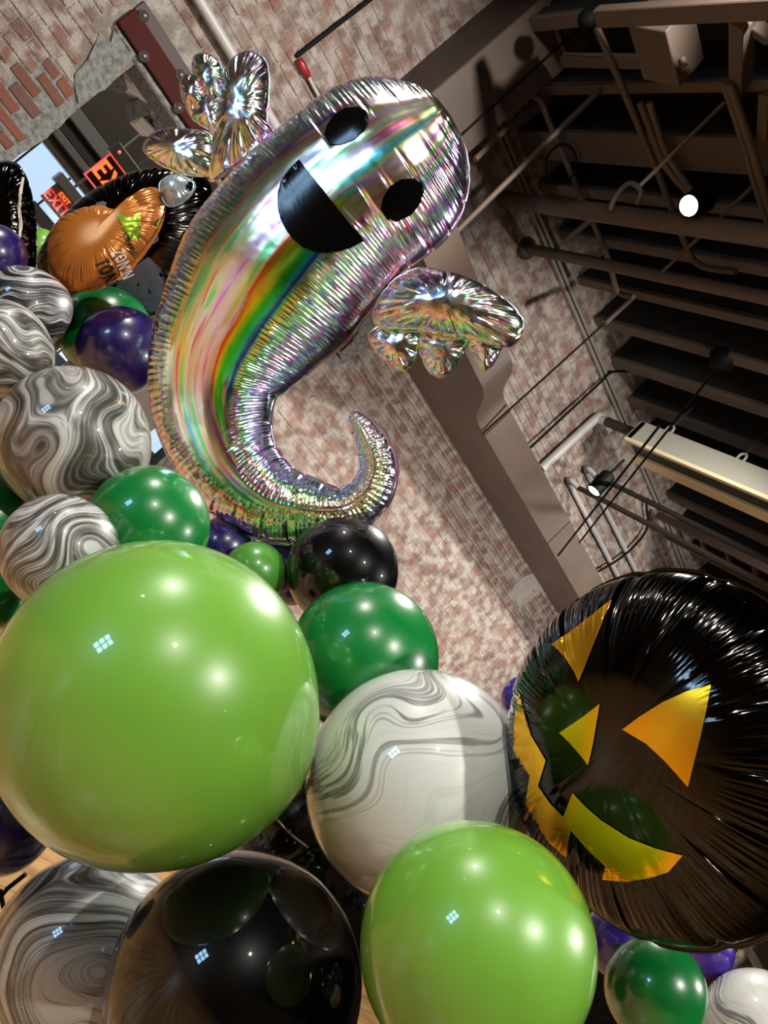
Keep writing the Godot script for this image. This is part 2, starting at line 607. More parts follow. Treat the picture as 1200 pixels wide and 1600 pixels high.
func build_brick_wall():
	var w := thing("wall_back", "", "")
	struct(w)
	var st := stool()
	for s in [[-6.0, OPEN_L, 0.0, 5.5], [OPEN_L, OPEN_R, OPEN_T, 5.5], [OPEN_R, 16.0, 0.0, 5.5]]:
		add_box(st, Vector3((s[0] + s[1]) / 2, (s[2] + s[3]) / 2, -0.18), Vector3(s[1] - s[0], s[3] - s[2], 0.35), 0.002)
	obj("mortar", flat(st), M.mortar, w)
	var raw := wall_poly([[-60, 90], [0, 105], [25, 118], [40, 86], [55, 79], [66, 92], [84, 89], [88, 112], [106, 118], [120, 118], [128, 168], [60, 226], [0, 258], [-60, 280]])
	var cem := wall_poly([[116, 120], [138, 92], [143, 70], [158, 52], [171, 66], [178, 38], [209, 93], [163, 137], [122, 160]])
	var cem2 := wall_poly([[500, 558], [522, 575], [545, 562], [590, 525], [575, 490], [520, 520]])
	var seen := [PackedVector2Array([Vector2(0, 0), Vector2(345, 0), Vector2(420, 120), Vector2(240, 270), Vector2(-20, 290)]),
		PackedVector2Array([Vector2(345, -20), Vector2(660, -20), Vector2(700, 75), Vector2(600, 140), Vector2(440, 200), Vector2(400, 110)]),
		PackedVector2Array([Vector2(450, 600), Vector2(560, 520), Vector2(640, 575), Vector2(880, 960), Vector2(830, 1080), Vector2(690, 1050), Vector2(610, 900), Vector2(600, 700), Vector2(500, 760), Vector2(440, 690)]),
		PackedVector2Array([Vector2(735, 230), Vector2(800, 200), Vector2(1060, 860), Vector2(930, 905), Vector2(800, 640), Vector2(735, 400)])]
	# meshes shared between bricks
	var shapes := []
	for k in 6:
		var s := stool()
		add_box(s, Vector3.ZERO, Vector3(0.205, 0.063, 0.07), 0.006, Basis.IDENTITY, 0.004, rng)
		shapes.append(flat(s))
	var halves := []
	for k in 3:
		var s := stool()
		add_box(s, Vector3.ZERO, Vector3(0.098, 0.063, 0.07), 0.006, Basis.IDENTITY, 0.004, rng)
		halves.append(flat(s))
	var list := []
	var j := 17
	while j * 0.0735 < 5.13:
		var y := j * 0.0735 + 0.037
		var header := j % 6 == 3
		var x := -0.5 + (0.11 if j % 2 else 0.0) + rng.randf_range(-0.02, 0.02)
		while x < 9.6:
			var long := 0.107 if header else 0.215
			var c := Vector2(x + long / 2, y)
			x += long
			if c.x > OPEN_L - long * 0.35 and c.x < OPEN_R + long * 0.35 and c.y < OPEN_T:
				continue
			if c.x > 0.36 and c.x < 3.0 and c.y > OPEN_T - 0.03 and c.y < 3.2:
				continue
			if c.y > 4.95 and rng.randf() < 0.4:
				continue
			if inside(c, cem) or inside(c, cem2):
				continue
			var r := ray_px(Vector3(c.x, c.y, 0))
			var area := 0.0
			for poly in seen:
				if inside(r, poly) and r.x > -30 and r.y > -30:
					area = 1.0 / (Vector3(c.x, c.y, 0) - EYE).length()
			list.append([area, c, header, inside(c, raw)])
		j += 1
	list.sort_custom(func(p, q): return p[0] > q[0])
	var many := []
	for i in list.size():
		var b: Array = list[i]
		var turn := Basis(Vector3(0, 0, 1), rng.randf_range(-0.012, 0.012))
		var zz := -0.0335 + rng.randf_range(-0.003, 0.004)
		if b[3]:
			turn = Basis(Vector3(0, 0, 1), rng.randf_range(-0.05, 0.05)).scaled(Vector3(rng.randf_range(0.8, 1.0), rng.randf_range(0.8, 1.05), 1))
		var where := Transform3D(turn, Vector3(b[1].x, b[1].y, zz))
		var shape: Mesh = halves[rng.randi() % 3] if b[2] else shapes[rng.randi() % 6]
		if i < 300:
			var m: Material = M["raw_brick_%d" % (rng.randi() % 4)] if b[3] else M["brick_%d" % (rng.randi() % 8)]
			obj("brick", shape, m, w).transform = where
		else:
			if b[2]:
				where.basis = where.basis * Basis.from_scale(Vector3(0.48, 1, 1))
			many.append([where, rng.randi() % 8])
	var mm := MultiMesh.new()
	mm.transform_format = MultiMesh.TRANSFORM_3D
	mm.use_colors = true
	mm.mesh = shapes[0]
	mm.instance_count = many.size()
	for i in many.size():
		mm.set_instance_transform(i, many[i][0])
		mm.set_instance_color(i, M["brick_%d" % many[i][1]].albedo_color.srgb_to_linear())
	var mi := MultiMeshInstance3D.new()
	mi.name = "bricks"
	mi.multimesh = mm
	mi.material_override = M.brick_many
	mi.set_meta("kind", "stuff")
	w.add_child(mi, true)
	# smeared cement under the ends of the lintel, and thick grey mortar round the bare bricks
	for q in [[cem, 0.012, "cement_patch"], [cem2, 0.012, "cement_patch"], [raw, -0.004, "mortar_patch"]]:
		obj(q[2], slab(q[0], q[1]), M.cement, w)
	# patch of white plaster below the beam
	var pm := brick_patch()
	obj("plaster_patch", slab(wall_poly([[795, 928], [815, 902], [836, 895], [848, 920], [832, 935], [812, 948]]), 0.004), pm, w)

func brick_patch() -> Material:
	var m: StandardMaterial3D = M.mortar.duplicate()
	m.albedo_color = Color(0.72, 0.69, 0.67)
	return m

func ray_px(p: Vector3) -> Vector2:
	var v := p - EYE
	var d := -v.dot(R2)
	return Vector2(600 + F * v.dot(R0) / d, 800 - F * v.dot(R1) / d)

func slab(poly: PackedVector2Array, z: float) -> ArrayMesh:
	# an irregular slab of mortar with a crumbled outline and an uneven face
	var pts := PackedVector2Array()
	for i in poly.size():
		var a := poly[i]
		var b := poly[(i + 1) % poly.size()]
		var n := maxi(1, int(a.distance_to(b) / 0.05))
		for k in n:
			pts.append(a.lerp(b, float(k) / n) + Vector2(rng.randf_range(-0.012, 0.012), rng.randf_range(-0.012, 0.012)))
	var st := stool()
	var ix := Geometry2D.triangulate_polygon(pts)
	var f := func(p: Vector2) -> Vector3: return Vector3(p.x, p.y, z)
	for i in range(0, ix.size(), 3):
		tri(st, f.call(pts[ix[i]]), f.call(pts[ix[i + 1]]), f.call(pts[ix[i + 2]]), Vector3(0, 0, 1))
	for i in pts.size():
		var a: Vector3 = f.call(pts[i])
		var b: Vector3 = f.call(pts[(i + 1) % pts.size()])
		var back := Vector3(0, 0, -0.05 - z)
		quad(st, a, b, b + back, a + back, Vector3(b.y - a.y, a.x - b.x, 0) * (-1.0 if Geometry2D.is_polygon_clockwise(pts) else 1.0))
	return flat(st)

# ---------------------------------------------------------------- what shows through the opening
func text_mesh(s: String, size: float, depth: float, font := "Droid Sans") -> TextMesh:
	var t := TextMesh.new()
	var sf := SystemFont.new()
	sf.font_names = PackedStringArray([font])
	sf.font_weight = 700
	t.font = sf
	t.text = s
	t.font_size = 64
	t.pixel_size = size / 48.0
	t.depth = depth
	return t

func build_next_room():
	var z := -3.0
	var dr := thing("ceiling_far_room", "", "")
	struct(dr)
	obj("ceiling_slab", span(Vector3(-6, 4.4, -7), Vector3(16, 4.5, -0.36)), M.dark_ceiling_room, dr)
	struct(obj("wall_far", span(Vector3(-6, 0, -7.2), Vector3(16, 5.5, -7.0)), M.plaster_white))
	# stacked bands of the far ceiling edge, each running along the wall
	var edges := [[100, 262], [112, 249], [122, 240], [133, 219], [150, 203], [232, 128]]
	var mats := [M.brown_paint, M.sign_grey, M.dark_ceiling_room, M.sign_grey, M.dark_ceiling_room]
	for i in 5:
		var lo := on(edges[i][0], edges[i][1], 2, z).y
		var hi := on(edges[i + 1][0], edges[i + 1][1], 2, z).y
		struct(obj("trim_%d" % (i + 1), span(Vector3(-3, lo, z - 0.12), Vector3(6, hi - 0.004, z + 0.05 * (i % 2)), 0.01), mats[i]))
	# daylight window with brown bars
	var w := thing("window_2", "", "")
	struct(w)
	var zb := -3.4
	var top := on(100, 262, 2, zb).y + 0.3
	var x := -1.2
	while x < 4.0:
		obj("pane", span(Vector3(x, 1.4, zb), Vector3(x + 0.36, top, zb + 0.01), 0.001), M.far_pane, w)
		obj("bar", span(Vector3(x + 0.36, 1.3, zb - 0.01), Vector3(x + 0.378, top, zb + 0.03), 0.002), M.sign_grey, w)
		x += 0.378
	var yb := on(65, 344, 2, zb).y
	obj("bar", span(Vector3(-1.3, yb - 0.07, zb - 0.01), Vector3(4.2, yb + 0.05, zb + 0.06), 0.004), M.dark_pipe, w)
	var al := AreaLight3D.new()
	al.name = "window_daylight"
	al.area_size = Vector2(4.5, 1.6)
	al.light_color = Color(0.75, 0.87, 1.0)
	al.light_energy = 2.0
	al.shadow_enabled = true
	add_child(al)
	al.position = Vector3(1.4, 2.3, zb + 0.08)
	al.rotation.y = PI
	# exit sign hanging in front
	var zs := -1.6
	var A := on(131, 272, 2, zs)
	var B := on(172, 238, 2, zs)
	var C := on(199, 273, 2, zs)
	var hh := B.y - A.y
	var ww := (C.x - B.x) * 2.1
	var s := thing("exit_sign", "lit exit sign with orange letters on a dark red panel, hung under the grey housing", "exit sign", Vector3(A.x, A.y, zs))
	obj("panel", span(Vector3(0, 0, -0.02), Vector3(ww, hh, 0), 0.003), M.exit_panel, s)
	for e in [[0, 0, ww, 0.012], [0, hh - 0.012, ww, hh], [0, 0, 0.012, hh]]:
		obj("edge", span(Vector3(e[0], e[1], -0.022), Vector3(e[2], e[3], 0.006), 0.002), M.exit_edge, s)
	var tm := text_mesh("EXIT", hh * 0.58, 0.008)
	var t := obj("lettering", tm, M.exit_letters, s)
	t.position = Vector3(ww * 0.5, hh * 0.5, 0.006)
	tag(t, "glowing orange letters reading EXIT")
	obj("housing", span(Vector3(-0.02, hh, -0.09), Vector3(ww + 0.1, hh + 0.1, 0.03), 0.004), M.sign_grey, s)
	obj("hanger", tube_mesh([Vector3(ww * 0.5, hh + 0.09, -0.03), Vector3(ww * 0.5, 4.42 - A.y, -0.03)], 0.012, 8), M.sign_grey, s)
	obj("indicator", lathe_mesh([Vector2(0, 0.01), Vector2(0.012, 0.006), Vector2(0.014, 0)], 12, Basis(Vector3.RIGHT, PI / 2), Vector3(0.03, hh + 0.05, 0.03)), M.exit_red, s)
	sign_light(Vector3(A.x + ww * 0.5, A.y + hh * 0.5, zs + 0.06), Vector2(ww * 0.8, hh * 0.7), Color(1, 0.3, 0.1), 0.08)
	# second sign, clear panel with red letters
	zs = -2.4
	A = on(63, 306, 2, zs)
	B = on(84, 281, 2, zs)
	C = on(117, 316, 2, zs)
	hh = B.y - A.y
	ww = C.x - B.x
	var s2 := thing("exit_sign", "clear exit sign with red letters under a grey housing, left of the orange lit sign", "exit sign", Vector3(A.x, A.y, zs))
	obj("panel", span(Vector3(0, 0, -0.01), Vector3(ww, hh, 0), 0.003), M.exit_clear, s2)
	var t2 := obj("lettering", text_mesh("EXIT", hh * 0.52, 0.008), M.exit_red, s2)
	t2.position = Vector3(ww * 0.5, hh * 0.38, 0.004)
	tag(t2, "large red letters reading EXIT")
	var t3 := obj("lettering", text_mesh("EXIT", hh * 0.24, 0.008), M.exit_letters, s2)
	t3.position = Vector3(ww * 0.55, hh * 0.82, 0.004)
	tag(t3, "small orange letters reading EXIT")
	obj("housing", span(Vector3(-0.04, hh, -0.08), Vector3(ww + 0.06, hh + 0.09, 0.05), 0.004), M.sign_grey, s2)
	obj("hanger", tube_mesh([Vector3(ww * 0.5, hh + 0.08, -0.03), Vector3(ww * 0.5, 4.42 - A.y, -0.03)], 0.012, 8), M.sign_grey, s2)
	obj("bracket", span(Vector3(0.02, -0.16, -0.2), Vector3(ww * 1.1, -0.05, -0.1), 0.004), M.sign_grey, s2)
	sign_light(Vector3(A.x + ww * 0.5, A.y + hh * 0.4, zs + 0.06), Vector2(ww * 0.8, hh * 0.7), Color(1, 0.1, 0.1), 0.05)
	# sloping pipe and the broken masonry over the far jamb
	var p := obj("sprinkler_pipe", tube_mesh([at(113, 170, 7.6), at(150, 190, 7.7), at(232, 229, 7.9)], 0.05, 14), M.grey_conduit)
	tag(p, "grey-brown round pipe sloping under the dark ceiling beyond the opening", "pipe")
	var rb := get_node("wall_back")
	var blocks := [[180, 128, 13, 9, 0.0, M.cement], [197, 118, 10, 7, 0.1, M.brick_1], [210, 136, 22, 12, 0.4, M.plaster_white], [222, 150, 20, 9, 0.2, M.plaster_white], [214, 172, 13, 14, -0.3, M.cement], [232, 168, 12, 9, 0.3, M.brick_3], [243, 182, 16, 9, 0.1, M.cement], [222, 197, 15, 8, 0.2, M.plaster_white], [252, 200, 18, 8, 0.1, M.cement], [206, 108, 8, 7, 0.0, M.brick_4]]
	for b in blocks:
		var c := on(b[0], b[1], 2, -0.55)
		obj("block", box_mesh(c, Vector3(b[2] * 0.0085, b[3] * 0.0085, 0.16), 0.012, Basis(Vector3(0, 0, 1), b[4] + rng.randf_range(-0.1, 0.1)) * Basis(Vector3(0, 1, 0), rng.randf_range(-0.3, 0.3))), b[5], rb)
	# lintel with bolts over the opening
	var li := thing("steel_lintel", "dark red painted steel lintel with round bolts over the opening", "lintel")
	var y0 := on(181, 35, 2, 0.0).y
	var y1 := on(208, 12, 2, 0.0).y
	var y2 := on(224, 0, 2, 0.0).y
	obj("plate", span(Vector3(0.425, y0, -0.3), Vector3(2.84, y1, 0.035), 0.006), M.rust_steel, li)
	obj("upper_strip", span(Vector3(0.425, y1, -0.3), Vector3(2.84, y2, 0.012), 0.004), M.rust_dark, li)
	obj("bearing_strip", span(Vector3(0.43, y0 - 0.045, -0.3), Vector3(2.9, y0 - 0.002, 0.012), 0.012), M.cement, li)
	var bolt := lathe_mesh([Vector2(0, 0.022), Vector2(0.011, 0.021), Vector2(0.017, 0.015), Vector2(0.019, 0.006), Vector2(0.029, 0.005), Vector2(0.031, 0)], 16, Basis(Vector3.RIGHT, PI / 2))
	for q in [[225, 25], [225, 88], [282, 117], [279, 169]]:
		obj("bolt", bolt, M.bolt_steel, li).position = on(q[0], q[1], 2, 0.036)
	for k in 5:
		obj("bolt", bolt, M.bolt_steel, li).position = Vector3(1.35 + k * 0.3, (y0 + y1) / 2 + 0.05 * (1 if k % 2 else -1), 0.036)

func sign_light(where: Vector3, size: Vector2, c: Color, e: float):
	var l := AreaLight3D.new()
	l.name = numbered("sign_light")
	l.area_size = size
	l.light_color = c
	l.light_energy = e
	l.shadow_enabled = true
	add_child(l)
	l.position = where
	l.rotation.y = PI

# ---------------------------------------------------------------- ceiling
func build_ceiling():
	var c := thing("ceiling", "", "")
	struct(c)
	obj("deck", span(Vector3(-6.2, 5.35, -0.35), Vector3(16.2, 5.55, 12.2)), M.deck_paint, c)
	var xs := [[2.125, 0.065], [2.46, 0.23], [2.9, 0.085], [3.33, 0.09], [3.8, 0.085], [4.225, 0.1], [4.69, 0.12], [5.2, 0.13]]
	var x := 5.66
	while x < 15.5:
		xs.append([x, 0.12])
		x += 0.46
	x = 1.68
	while x > -5.8:
		xs.append([x, 0.09])
		x -= 0.46
	for q in xs:
		var j := obj("joist", span(Vector3(q[0] + 0.012, 4.99, 0.01), Vector3(q[0] + q[1] - 0.012, 5.36, 12), 0.004), M.deck_paint, c)
		obj("flange", span(Vector3(q[0], 4.95, 0.01), Vector3(q[0] + q[1], 4.995, 12), 0.006), M.joist_paint, j)

func build_column_and_beam():
	var y_top := 5.34
	var col := thing("column", "boxed brown steel column standing against the brick wall behind the silver foil balloon", "column")
	obj("casing", span(Vector3(1.64, 0.0, 0.002), Vector3(2.09, y_top, 0.592), 0.008), M.brown_paint, col)
	var st := stool()
	var p0 := on(855, 5, 2, 0.6)
	var p1 := on(883, 85, 2, 0.6)
	add_tube(st, [p0, p1], 0.018, 8)
	obj("conduit", st.commit(), M.brown_pipe, col)
	# the beam along the wall; seen from above its front swells into a curved haunch towards the column
	var prof := [Vector3(8.9, 0, 0.74), Vector3(5.0, 0, 0.74), Vector3(3.7, 0, 0.74)]
	for k in 61:
		var x := 3.66 - 2.2 * k / 60.0
		prof.append(Vector3(x, 0, 0.74 + 0.4 * smoothstep(3.66, 3.08, x) + 0.2 * (1.0 - smoothstep(1.5, 3.2, x))))
	var pts := PackedVector2Array()
	for v in prof:
		pts.append(Vector2(v.x, v.z))
	pts.append(Vector2(1.46, 0.003))
	pts.append(Vector2(8.9, 0.003))
	var bm := thing("wall_beam", "boxed brown beam running along the brick wall with a curved haunch at the column", "beam")
	var s2 := stool()
	var lo := 3.265
	var hi := 3.535
	var ix := Geometry2D.triangulate_polygon(pts)
	for i in range(0, ix.size(), 3):
		var a := pts[ix[i]]
		var b := pts[ix[i + 1]]
		var d := pts[ix[i + 2]]
		tri(s2, Vector3(a.x, lo, a.y), Vector3(b.x, lo, b.y), Vector3(d.x, lo, d.y), Vector3.DOWN)
		tri(s2, Vector3(a.x, hi, a.y), Vector3(b.x, hi, b.y), Vector3(d.x, hi, d.y), Vector3.UP)
	var cw := Geometry2D.is_polygon_clockwise(pts)
	for i in pts.size():
		var a := pts[i]
		var b := pts[(i + 1) % pts.size()]
		var o := Vector3(b.y - a.y, 0, a.x - b.x) * (-1.0 if cw else 1.0)
		quad(s2, Vector3(a.x, lo, a.y), Vector3(b.x, lo, b.y), Vector3(b.x, hi, b.y), Vector3(a.x, hi, a.y), o)
	obj("casing", flat(s2), M.brown_paint, bm)
	for xx in [3.745, 5.05]:
		obj("joint", span(Vector3(xx, lo - 0.001, 0.7), Vector3(xx + 0.006, hi, 0.7435), 0.001), M.cable, bm)

# ---------------------------------------------------------------- pipes, cables, lamps
func pipe(called: String, label: String, category: String, pts: Array, r: float, m: Material, sides := 12, group := "") -> MeshInstance3D:
	return tag(obj(called, tube_mesh(pts, r, sides), m), label, category, group)

func build_services():
	var H := 4.86                       # height just under the joists
	# thick pipes that run out from the wall
	var a := on(740, 303, 1, 4.62)
	var b := on(1200, 381, 1, 4.62)
	var dirz := Vector3(0, 0, 1)
	var p1 := on(1050, 348, 1, 4.62)
	pipe("ceiling_pipe", "thick brown pipe crossing above the bright ceiling spotlight's right side", "pipe", [Vector3(p1.x, 4.62, 0.01), Vector3(p1.x, 4.62, 11.5)], 0.062, M.brown_pipe, 20)
	var p2 := on(822, 388, 2, 0.0)
	var pp := pipe("ceiling_pipe", "brown pipe with a wall flange, second below the bright ceiling spotlight", "pipe", [Vector3(p2.x, p2.y, 0.01), Vector3(p2.x, p2.y, 11.5)], 0.042, M.brown_pipe, 18)
	obj("flange", lathe_mesh([Vector2(0.0, 0.05), Vector2(0.06, 0.045), Vector2(0.085, 0.02), Vector2(0.09, 0.0)], 18, Basis(Vector3.RIGHT, PI / 2), Vector3(p2.x, p2.y, 0.005)), M.dark_pipe, pp)
	# conduits that run under the joists, parallel to the wall
	var lines := [
		[[[932, 42], [978, 150], [1022, 255], [1074, 388], [1092, 413], [1120, 421], [1150, 424]], 0.021, "long thin brown conduit running from the round black box down past the spotlight"],
		[[[1000, 160], [1030, 236], [1042, 262], [1060, 284], [1076, 300]], 0.022, "left conduit of the pair that feeds the bright ceiling spotlight"],
		[[[1014, 160], [1040, 236], [1052, 258], [1066, 278], [1080, 296]], 0.02, "right conduit of the pair that feeds the bright ceiling spotlight"],
		[[[1130, 128], [1162, 225], [1180, 290], [1204, 360]], 0.018, "left of two slim conduits at the right edge under the joists"],
		[[[1140, 130], [1174, 230], [1194, 300], [1212, 352]], 0.022, "right of two slim conduits at the right edge under the joists"],
		[[[835, 152], [846, 160], [864, 205], [906, 302], [947, 395], [962, 448], [972, 460], [990, 464]], 0.021, "brown conduit beside the column crossing both thick pipes"]]
	for l in lines:
		var pts := []
		for q in l[0]:
			pts.append(on(q[0], q[1], 1, H))
		pipe("conduit", l[2], "conduit", smooth_path(pts, 4), l[1], M.brown_pipe, 10, "conduits under the joists")
	# struts and rods from pixel pairs, each at its own two heights
	var rods := [
		[[660, 415], [940, 138], 0.85, 1.35, 0.019, M.brown_pipe, "long brown strut rising from the silver balloon to the joists"],
		[[742, 250], [842, 150], 0.64, 0.7, 0.019, M.brown_pipe, "brown strut along the right edge of the column"],
		[[1035, 425], [1177, 290], 1.5, 1.6, 0.012, M.brown_pipe, "thin brown rod below the bright spotlight"],
		[[1000, 290], [1132, 160], 1.7, 1.75, 0.011, M.brown_pipe, "thin brown rod above the bright spotlight"],
		[[884, 375], [934, 335], 0.35, 0.95, 0.024, M.brown_pipe, "short brown strut between the two thick pipes"],
		[[945, 505], [990, 464], 0.8, 0.85, 0.02, M.brown_pipe, "short brown strut below the flanged pipe"]]
	for q in rods:
		pipe("strut", q[6], "strut", [on(q[0][0], q[0][1], 2, q[2]), on(q[1][0], q[1][1], 1, 4.955)], q[4], q[5], 10)
	var cables := [
		[[718, 214], [902, 47], 0.62, 0.62, 0.007, "thin dark cable hanging in front of the brown column"],
		[[755, 677], [945, 505], 0.765, 0.9, 0.008, "dark cable hanging in front of the beam joint, nearest the silver balloon"],
		[[827, 701], [946, 590], 0.1, 0.06, 0.012, "dark cable on the brick strip left of the white bent pipe"],
		[[872, 868], [1030, 666], 0.8, 2.2, 0.008, "dark cable rising across the end of the long heater"],
		[[905, 848], [1120, 575], 1.0, 2.6, 0.007, "dark cable rising to the ceiling detector"],
		[[1132, 267], [1215, 187], 1.7, 1.7, 0.01, "dark cable at the right edge above the spotlight"]]
	for q in cables:
		pipe("cable", q[5], "cable", [on(q[0][0], q[0][1], 2, q[2]), on(q[1][0], q[1][1], 2, q[3])], q[4], M.cable, 8)
	var sag := []
	for q in [[935, 893], [975, 868], [1004, 838], [1012, 818], [1010, 790], [1012, 778]]:
		sag.append(on(q[0], q[1], 2, 0.06))
	pipe("cable", "sagging dark cable over the two white wall conduits", "cable", smooth_path(sag, 5), 0.012, M.cable, 8)
	var sag2 := []
	for q in [[945, 590], [955, 582], [975, 580], [1005, 583]]:
		sag2.append(on(q[0], q[1], 2, 0.06))
	pipe("cable", "short dark cable bending off the brick onto the joists", "cable", smooth_path(sag2, 4), 0.012, M.cable, 8)
	# coil and loop of spare cable
	var ring := []
	var rc := at(877, 257, 5.7)
	for k in 33:
		var t := TAU * k / 32
		ring.append(rc + eyev(Vector3(cos(t) * 0.105, sin(t) * 0.115, sin(t) * 0.05)))
	pipe("cable_coil", "round coil of dark cable hung under the joists near the column", "cable", ring, 0.008, M.cable, 8)
	var arch := []
	for q in [[955, 330], [957, 318], [968, 300], [980, 288], [992, 288], [1001, 298], [1000, 308], [995, 318]]:
		arch.append(at(q[0], q[1], 5.3))
	pipe("conduit_loop", "arched loop of grey conduit on the thick brown pipe", "conduit", smooth_path(arch, 4), 0.018, M.grey_conduit, 10)
	# conduits and pipes on the brick
	for k in 2:
		var y := 4.79 + k * 0.045
		pipe("wall_conduit", ["lower of two grey conduits running along the top of the brick wall", "upper of two grey conduits running along the top of the brick wall"][k], "conduit", [Vector3(2.3, y, 0.03), Vector3(7.0, y + 0.01, 0.03), Vector3(9.2, y - 0.06, 0.03)], 0.017, M.grey_conduit, 10)
	var wp := [on(846, 732, 2, 0.07), on(930, 655, 2, 0.07)]
	pipe("bent_pipe", "white pipe rising up the brick strip to an elbow", "pipe", smooth_path([wp[0], wp[1], wp[1] + Vector3(0.02, 0.03, 0.03), wp[1] + Vector3(0.03, 0.04, 0.12)], 4), 0.042, M.white_pipe, 16)
	pipe("supply_pipe", "dark pipe running from the white elbow to the long heater", "pipe", [wp[1] + Vector3(0.03, 0.04, 0.1), wp[1] + Vector3(0.03, 0.04, 1.2)], 0.045, M.dark_pipe, 14)
	for q in [[[890, 755], [962, 905], "left white conduit on the brick strip above the pumpkin balloon"], [[917, 737], [1000, 900], "right white conduit on the brick strip above the pumpkin balloon"]]:
		var s := on(q[0][0], q[0][1], 2, 0.03)
		pipe("wall_conduit", q[2], "conduit", smooth_path([s + Vector3(0, 0, 0.12), s, s + Vector3(1.0, 0.0, 0), s + Vector3(3.0, 0.0, 0)], 4), 0.026, M.white_pipe, 12)
		pipe("dark_conduit", ("upper" if q[0][0] > 900 else "lower") + " dark conduit running out from the wall past the small black spotlight", "conduit", [s + Vector3(0, 0, 0.1), s + Vector3(0, 0, 9)], 0.024, M.dark_pipe, 10)
	var c0 := on(306, -8, 2, 0.05)
	pipe("wall_pipe", "white pipe running down the brick at the top edge beside the silver hand", "pipe", [c0 + Vector3(-0.6, 0, 0), c0 + Vector3(1.2, 0, 0)], 0.033, M.white_pipe, 14)
	pipe("dark_conduit", "thin dark conduit on the brick at the top with a red end", "conduit", [on(463, 88, 2, 0.02), on(590, -10, 2, 0.02)], 0.014, M.cable, 10)
	var rv := on(466, 92, 2, 0.03)
	var al := thing("alarm_valve", "small red fitting at the end of the thin dark conduit", "fitting", rv)
	obj("body", lathe_mesh([Vector2(0, 0.0), Vector2(0.022, 0.004), Vector2(0.028, 0.03), Vector2(0.024, 0.1), Vector2(0.014, 0.12), Vector2(0, 0.125)], 14, Basis(Vector3.BACK, -PI / 2)), mat("red_paint", Color(0.5, 0.06, 0.07), 0.4), al)
	obj("stem", tube_mesh([Vector3(0.12, 0, 0), Vector3(0.3, -0.005, 0)], 0.012, 8), M.white_pipe, al)
	# round black box at the top of the column
	var jb := thing("junction_box", "round black box under the joists at the top edge", "electrical box", at(920, 28, 4.6))
	obj("body", lathe_mesh([Vector2(0, 0.03), Vector2(0.046, 0.028), Vector2(0.052, 0.02), Vector2(0.052, -0.06), Vector2(0, -0.06)], 24, Basis(R0, R2, -R1).rotated(R0, 0.35)), M.black_housing, jb)
	var gl := thing("glass_bulb", "tiny clear glass bulb between the joists above the spotlight", "bulb", at(987, 125, 5.0))
	obj("bulb", lathe_mesh([Vector2(0, 0.02), Vector2(0.012, 0.016), Vector2(0.017, 0.004), Vector2(0.012, -0.012), Vector2(0.008, -0.02), Vector2(0, -0.02)], 14), M.chrome, gl)
	# framing over the top right corner
	var fr := thing("ceiling_frame", "brown framing with a hanging block and posts at the top right corner", "framing")
	var zz := [on(935, 26, 1, 4.6), on(1215, 10, 1, 4.6)]
	obj("rail", bar(zz[0], zz[1], 0.09, 0.06), M.brown_pipe, fr)
	obj("post", bar(on(1160, 30, 1, 4.62), on(1157, 135, 1, 4.97), 0.085, 0.085), M.joist_paint, fr)
	obj("brace", bar(on(1150, 22, 1, 4.62), on(1206, 60, 1, 4.8), 0.06, 0.06), M.joist_paint, fr)
	obj("post", bar(on(1197, 145, 1, 4.93), on(1193, 215, 1, 4.93), 0.06, 0.05), M.joist_paint, fr)
	obj("block", bar(on(1030, 20, 1, 4.72), on(1052, 108, 1, 4.78), 0.24, 0.2), M.joist_paint, fr)
	obj("strap", bar(on(995, 25, 1, 4.64), on(1030, 125, 1, 4.8), 0.06, 0.03), M.brown_pipe, fr)
	obj("clip", bar(on(1030, 124, 1, 4.76), on(1070, 95, 1, 4.7), 0.05, 0.03), M.brown_pipe, fr)
	obj("rail", bar(on(880, 94, 1, 4.9), on(1015, 96, 1, 4.9), 0.07, 0.05), M.joist_paint, fr)
	# long heater
	build_heater()
	# ceiling detector
	var dt := at(1125, 565, 6.2)
	var d := thing("ceiling_detector", "round dark detector fixed to the joists above the heater", "detector", dt)
	obj("base", lathe_mesh([Vector2(0, 0.06), Vector2(0.1, 0.06), Vector2(0.11, 0.02), Vector2(0.08, -0.02), Vector2(0.05, -0.06), Vector2(0, -0.07)], 20), M.black_housing, d)
	# cable tray beyond the black spotlight
	var tr := thing("cable_tray", "brown ladder tray running out from the wall above the pumpkin balloon", "cable tray")
	var t0 := on(1045, 812, 1, 4.7)
	for k in 2:
		obj("rail", span(Vector3(t0.x + k * 0.34, 4.66, 0.1), Vector3(t0.x + k * 0.34 + 0.03, 4.74, 9), 0.003), M.brown_pipe, tr)
	for k in 20:
		obj("rung", span(Vector3(t0.x, 4.67, 0.35 + k * 0.3), Vector3(t0.x + 0.37, 4.7, 0.39 + k * 0.3), 0.003), M.brown_pipe, tr)
	# lamps: the two in view, then those that light the hall from outside the frame
	spot(on(1075, 322, 1, 4.58), Vector3(1.2, 1.9, 2.6), 0.066, 18.0, "bright ceiling spotlight glowing white under the thick brown pipe", 44.0)
	spot(at(927, 768, 5.6), at(927, 768, 5.6) + Vector3(-0.3, -3, 0.4), 0.052, 14.0, "small black cylinder spotlight with a white glowing face on the dark conduits", 44.0)
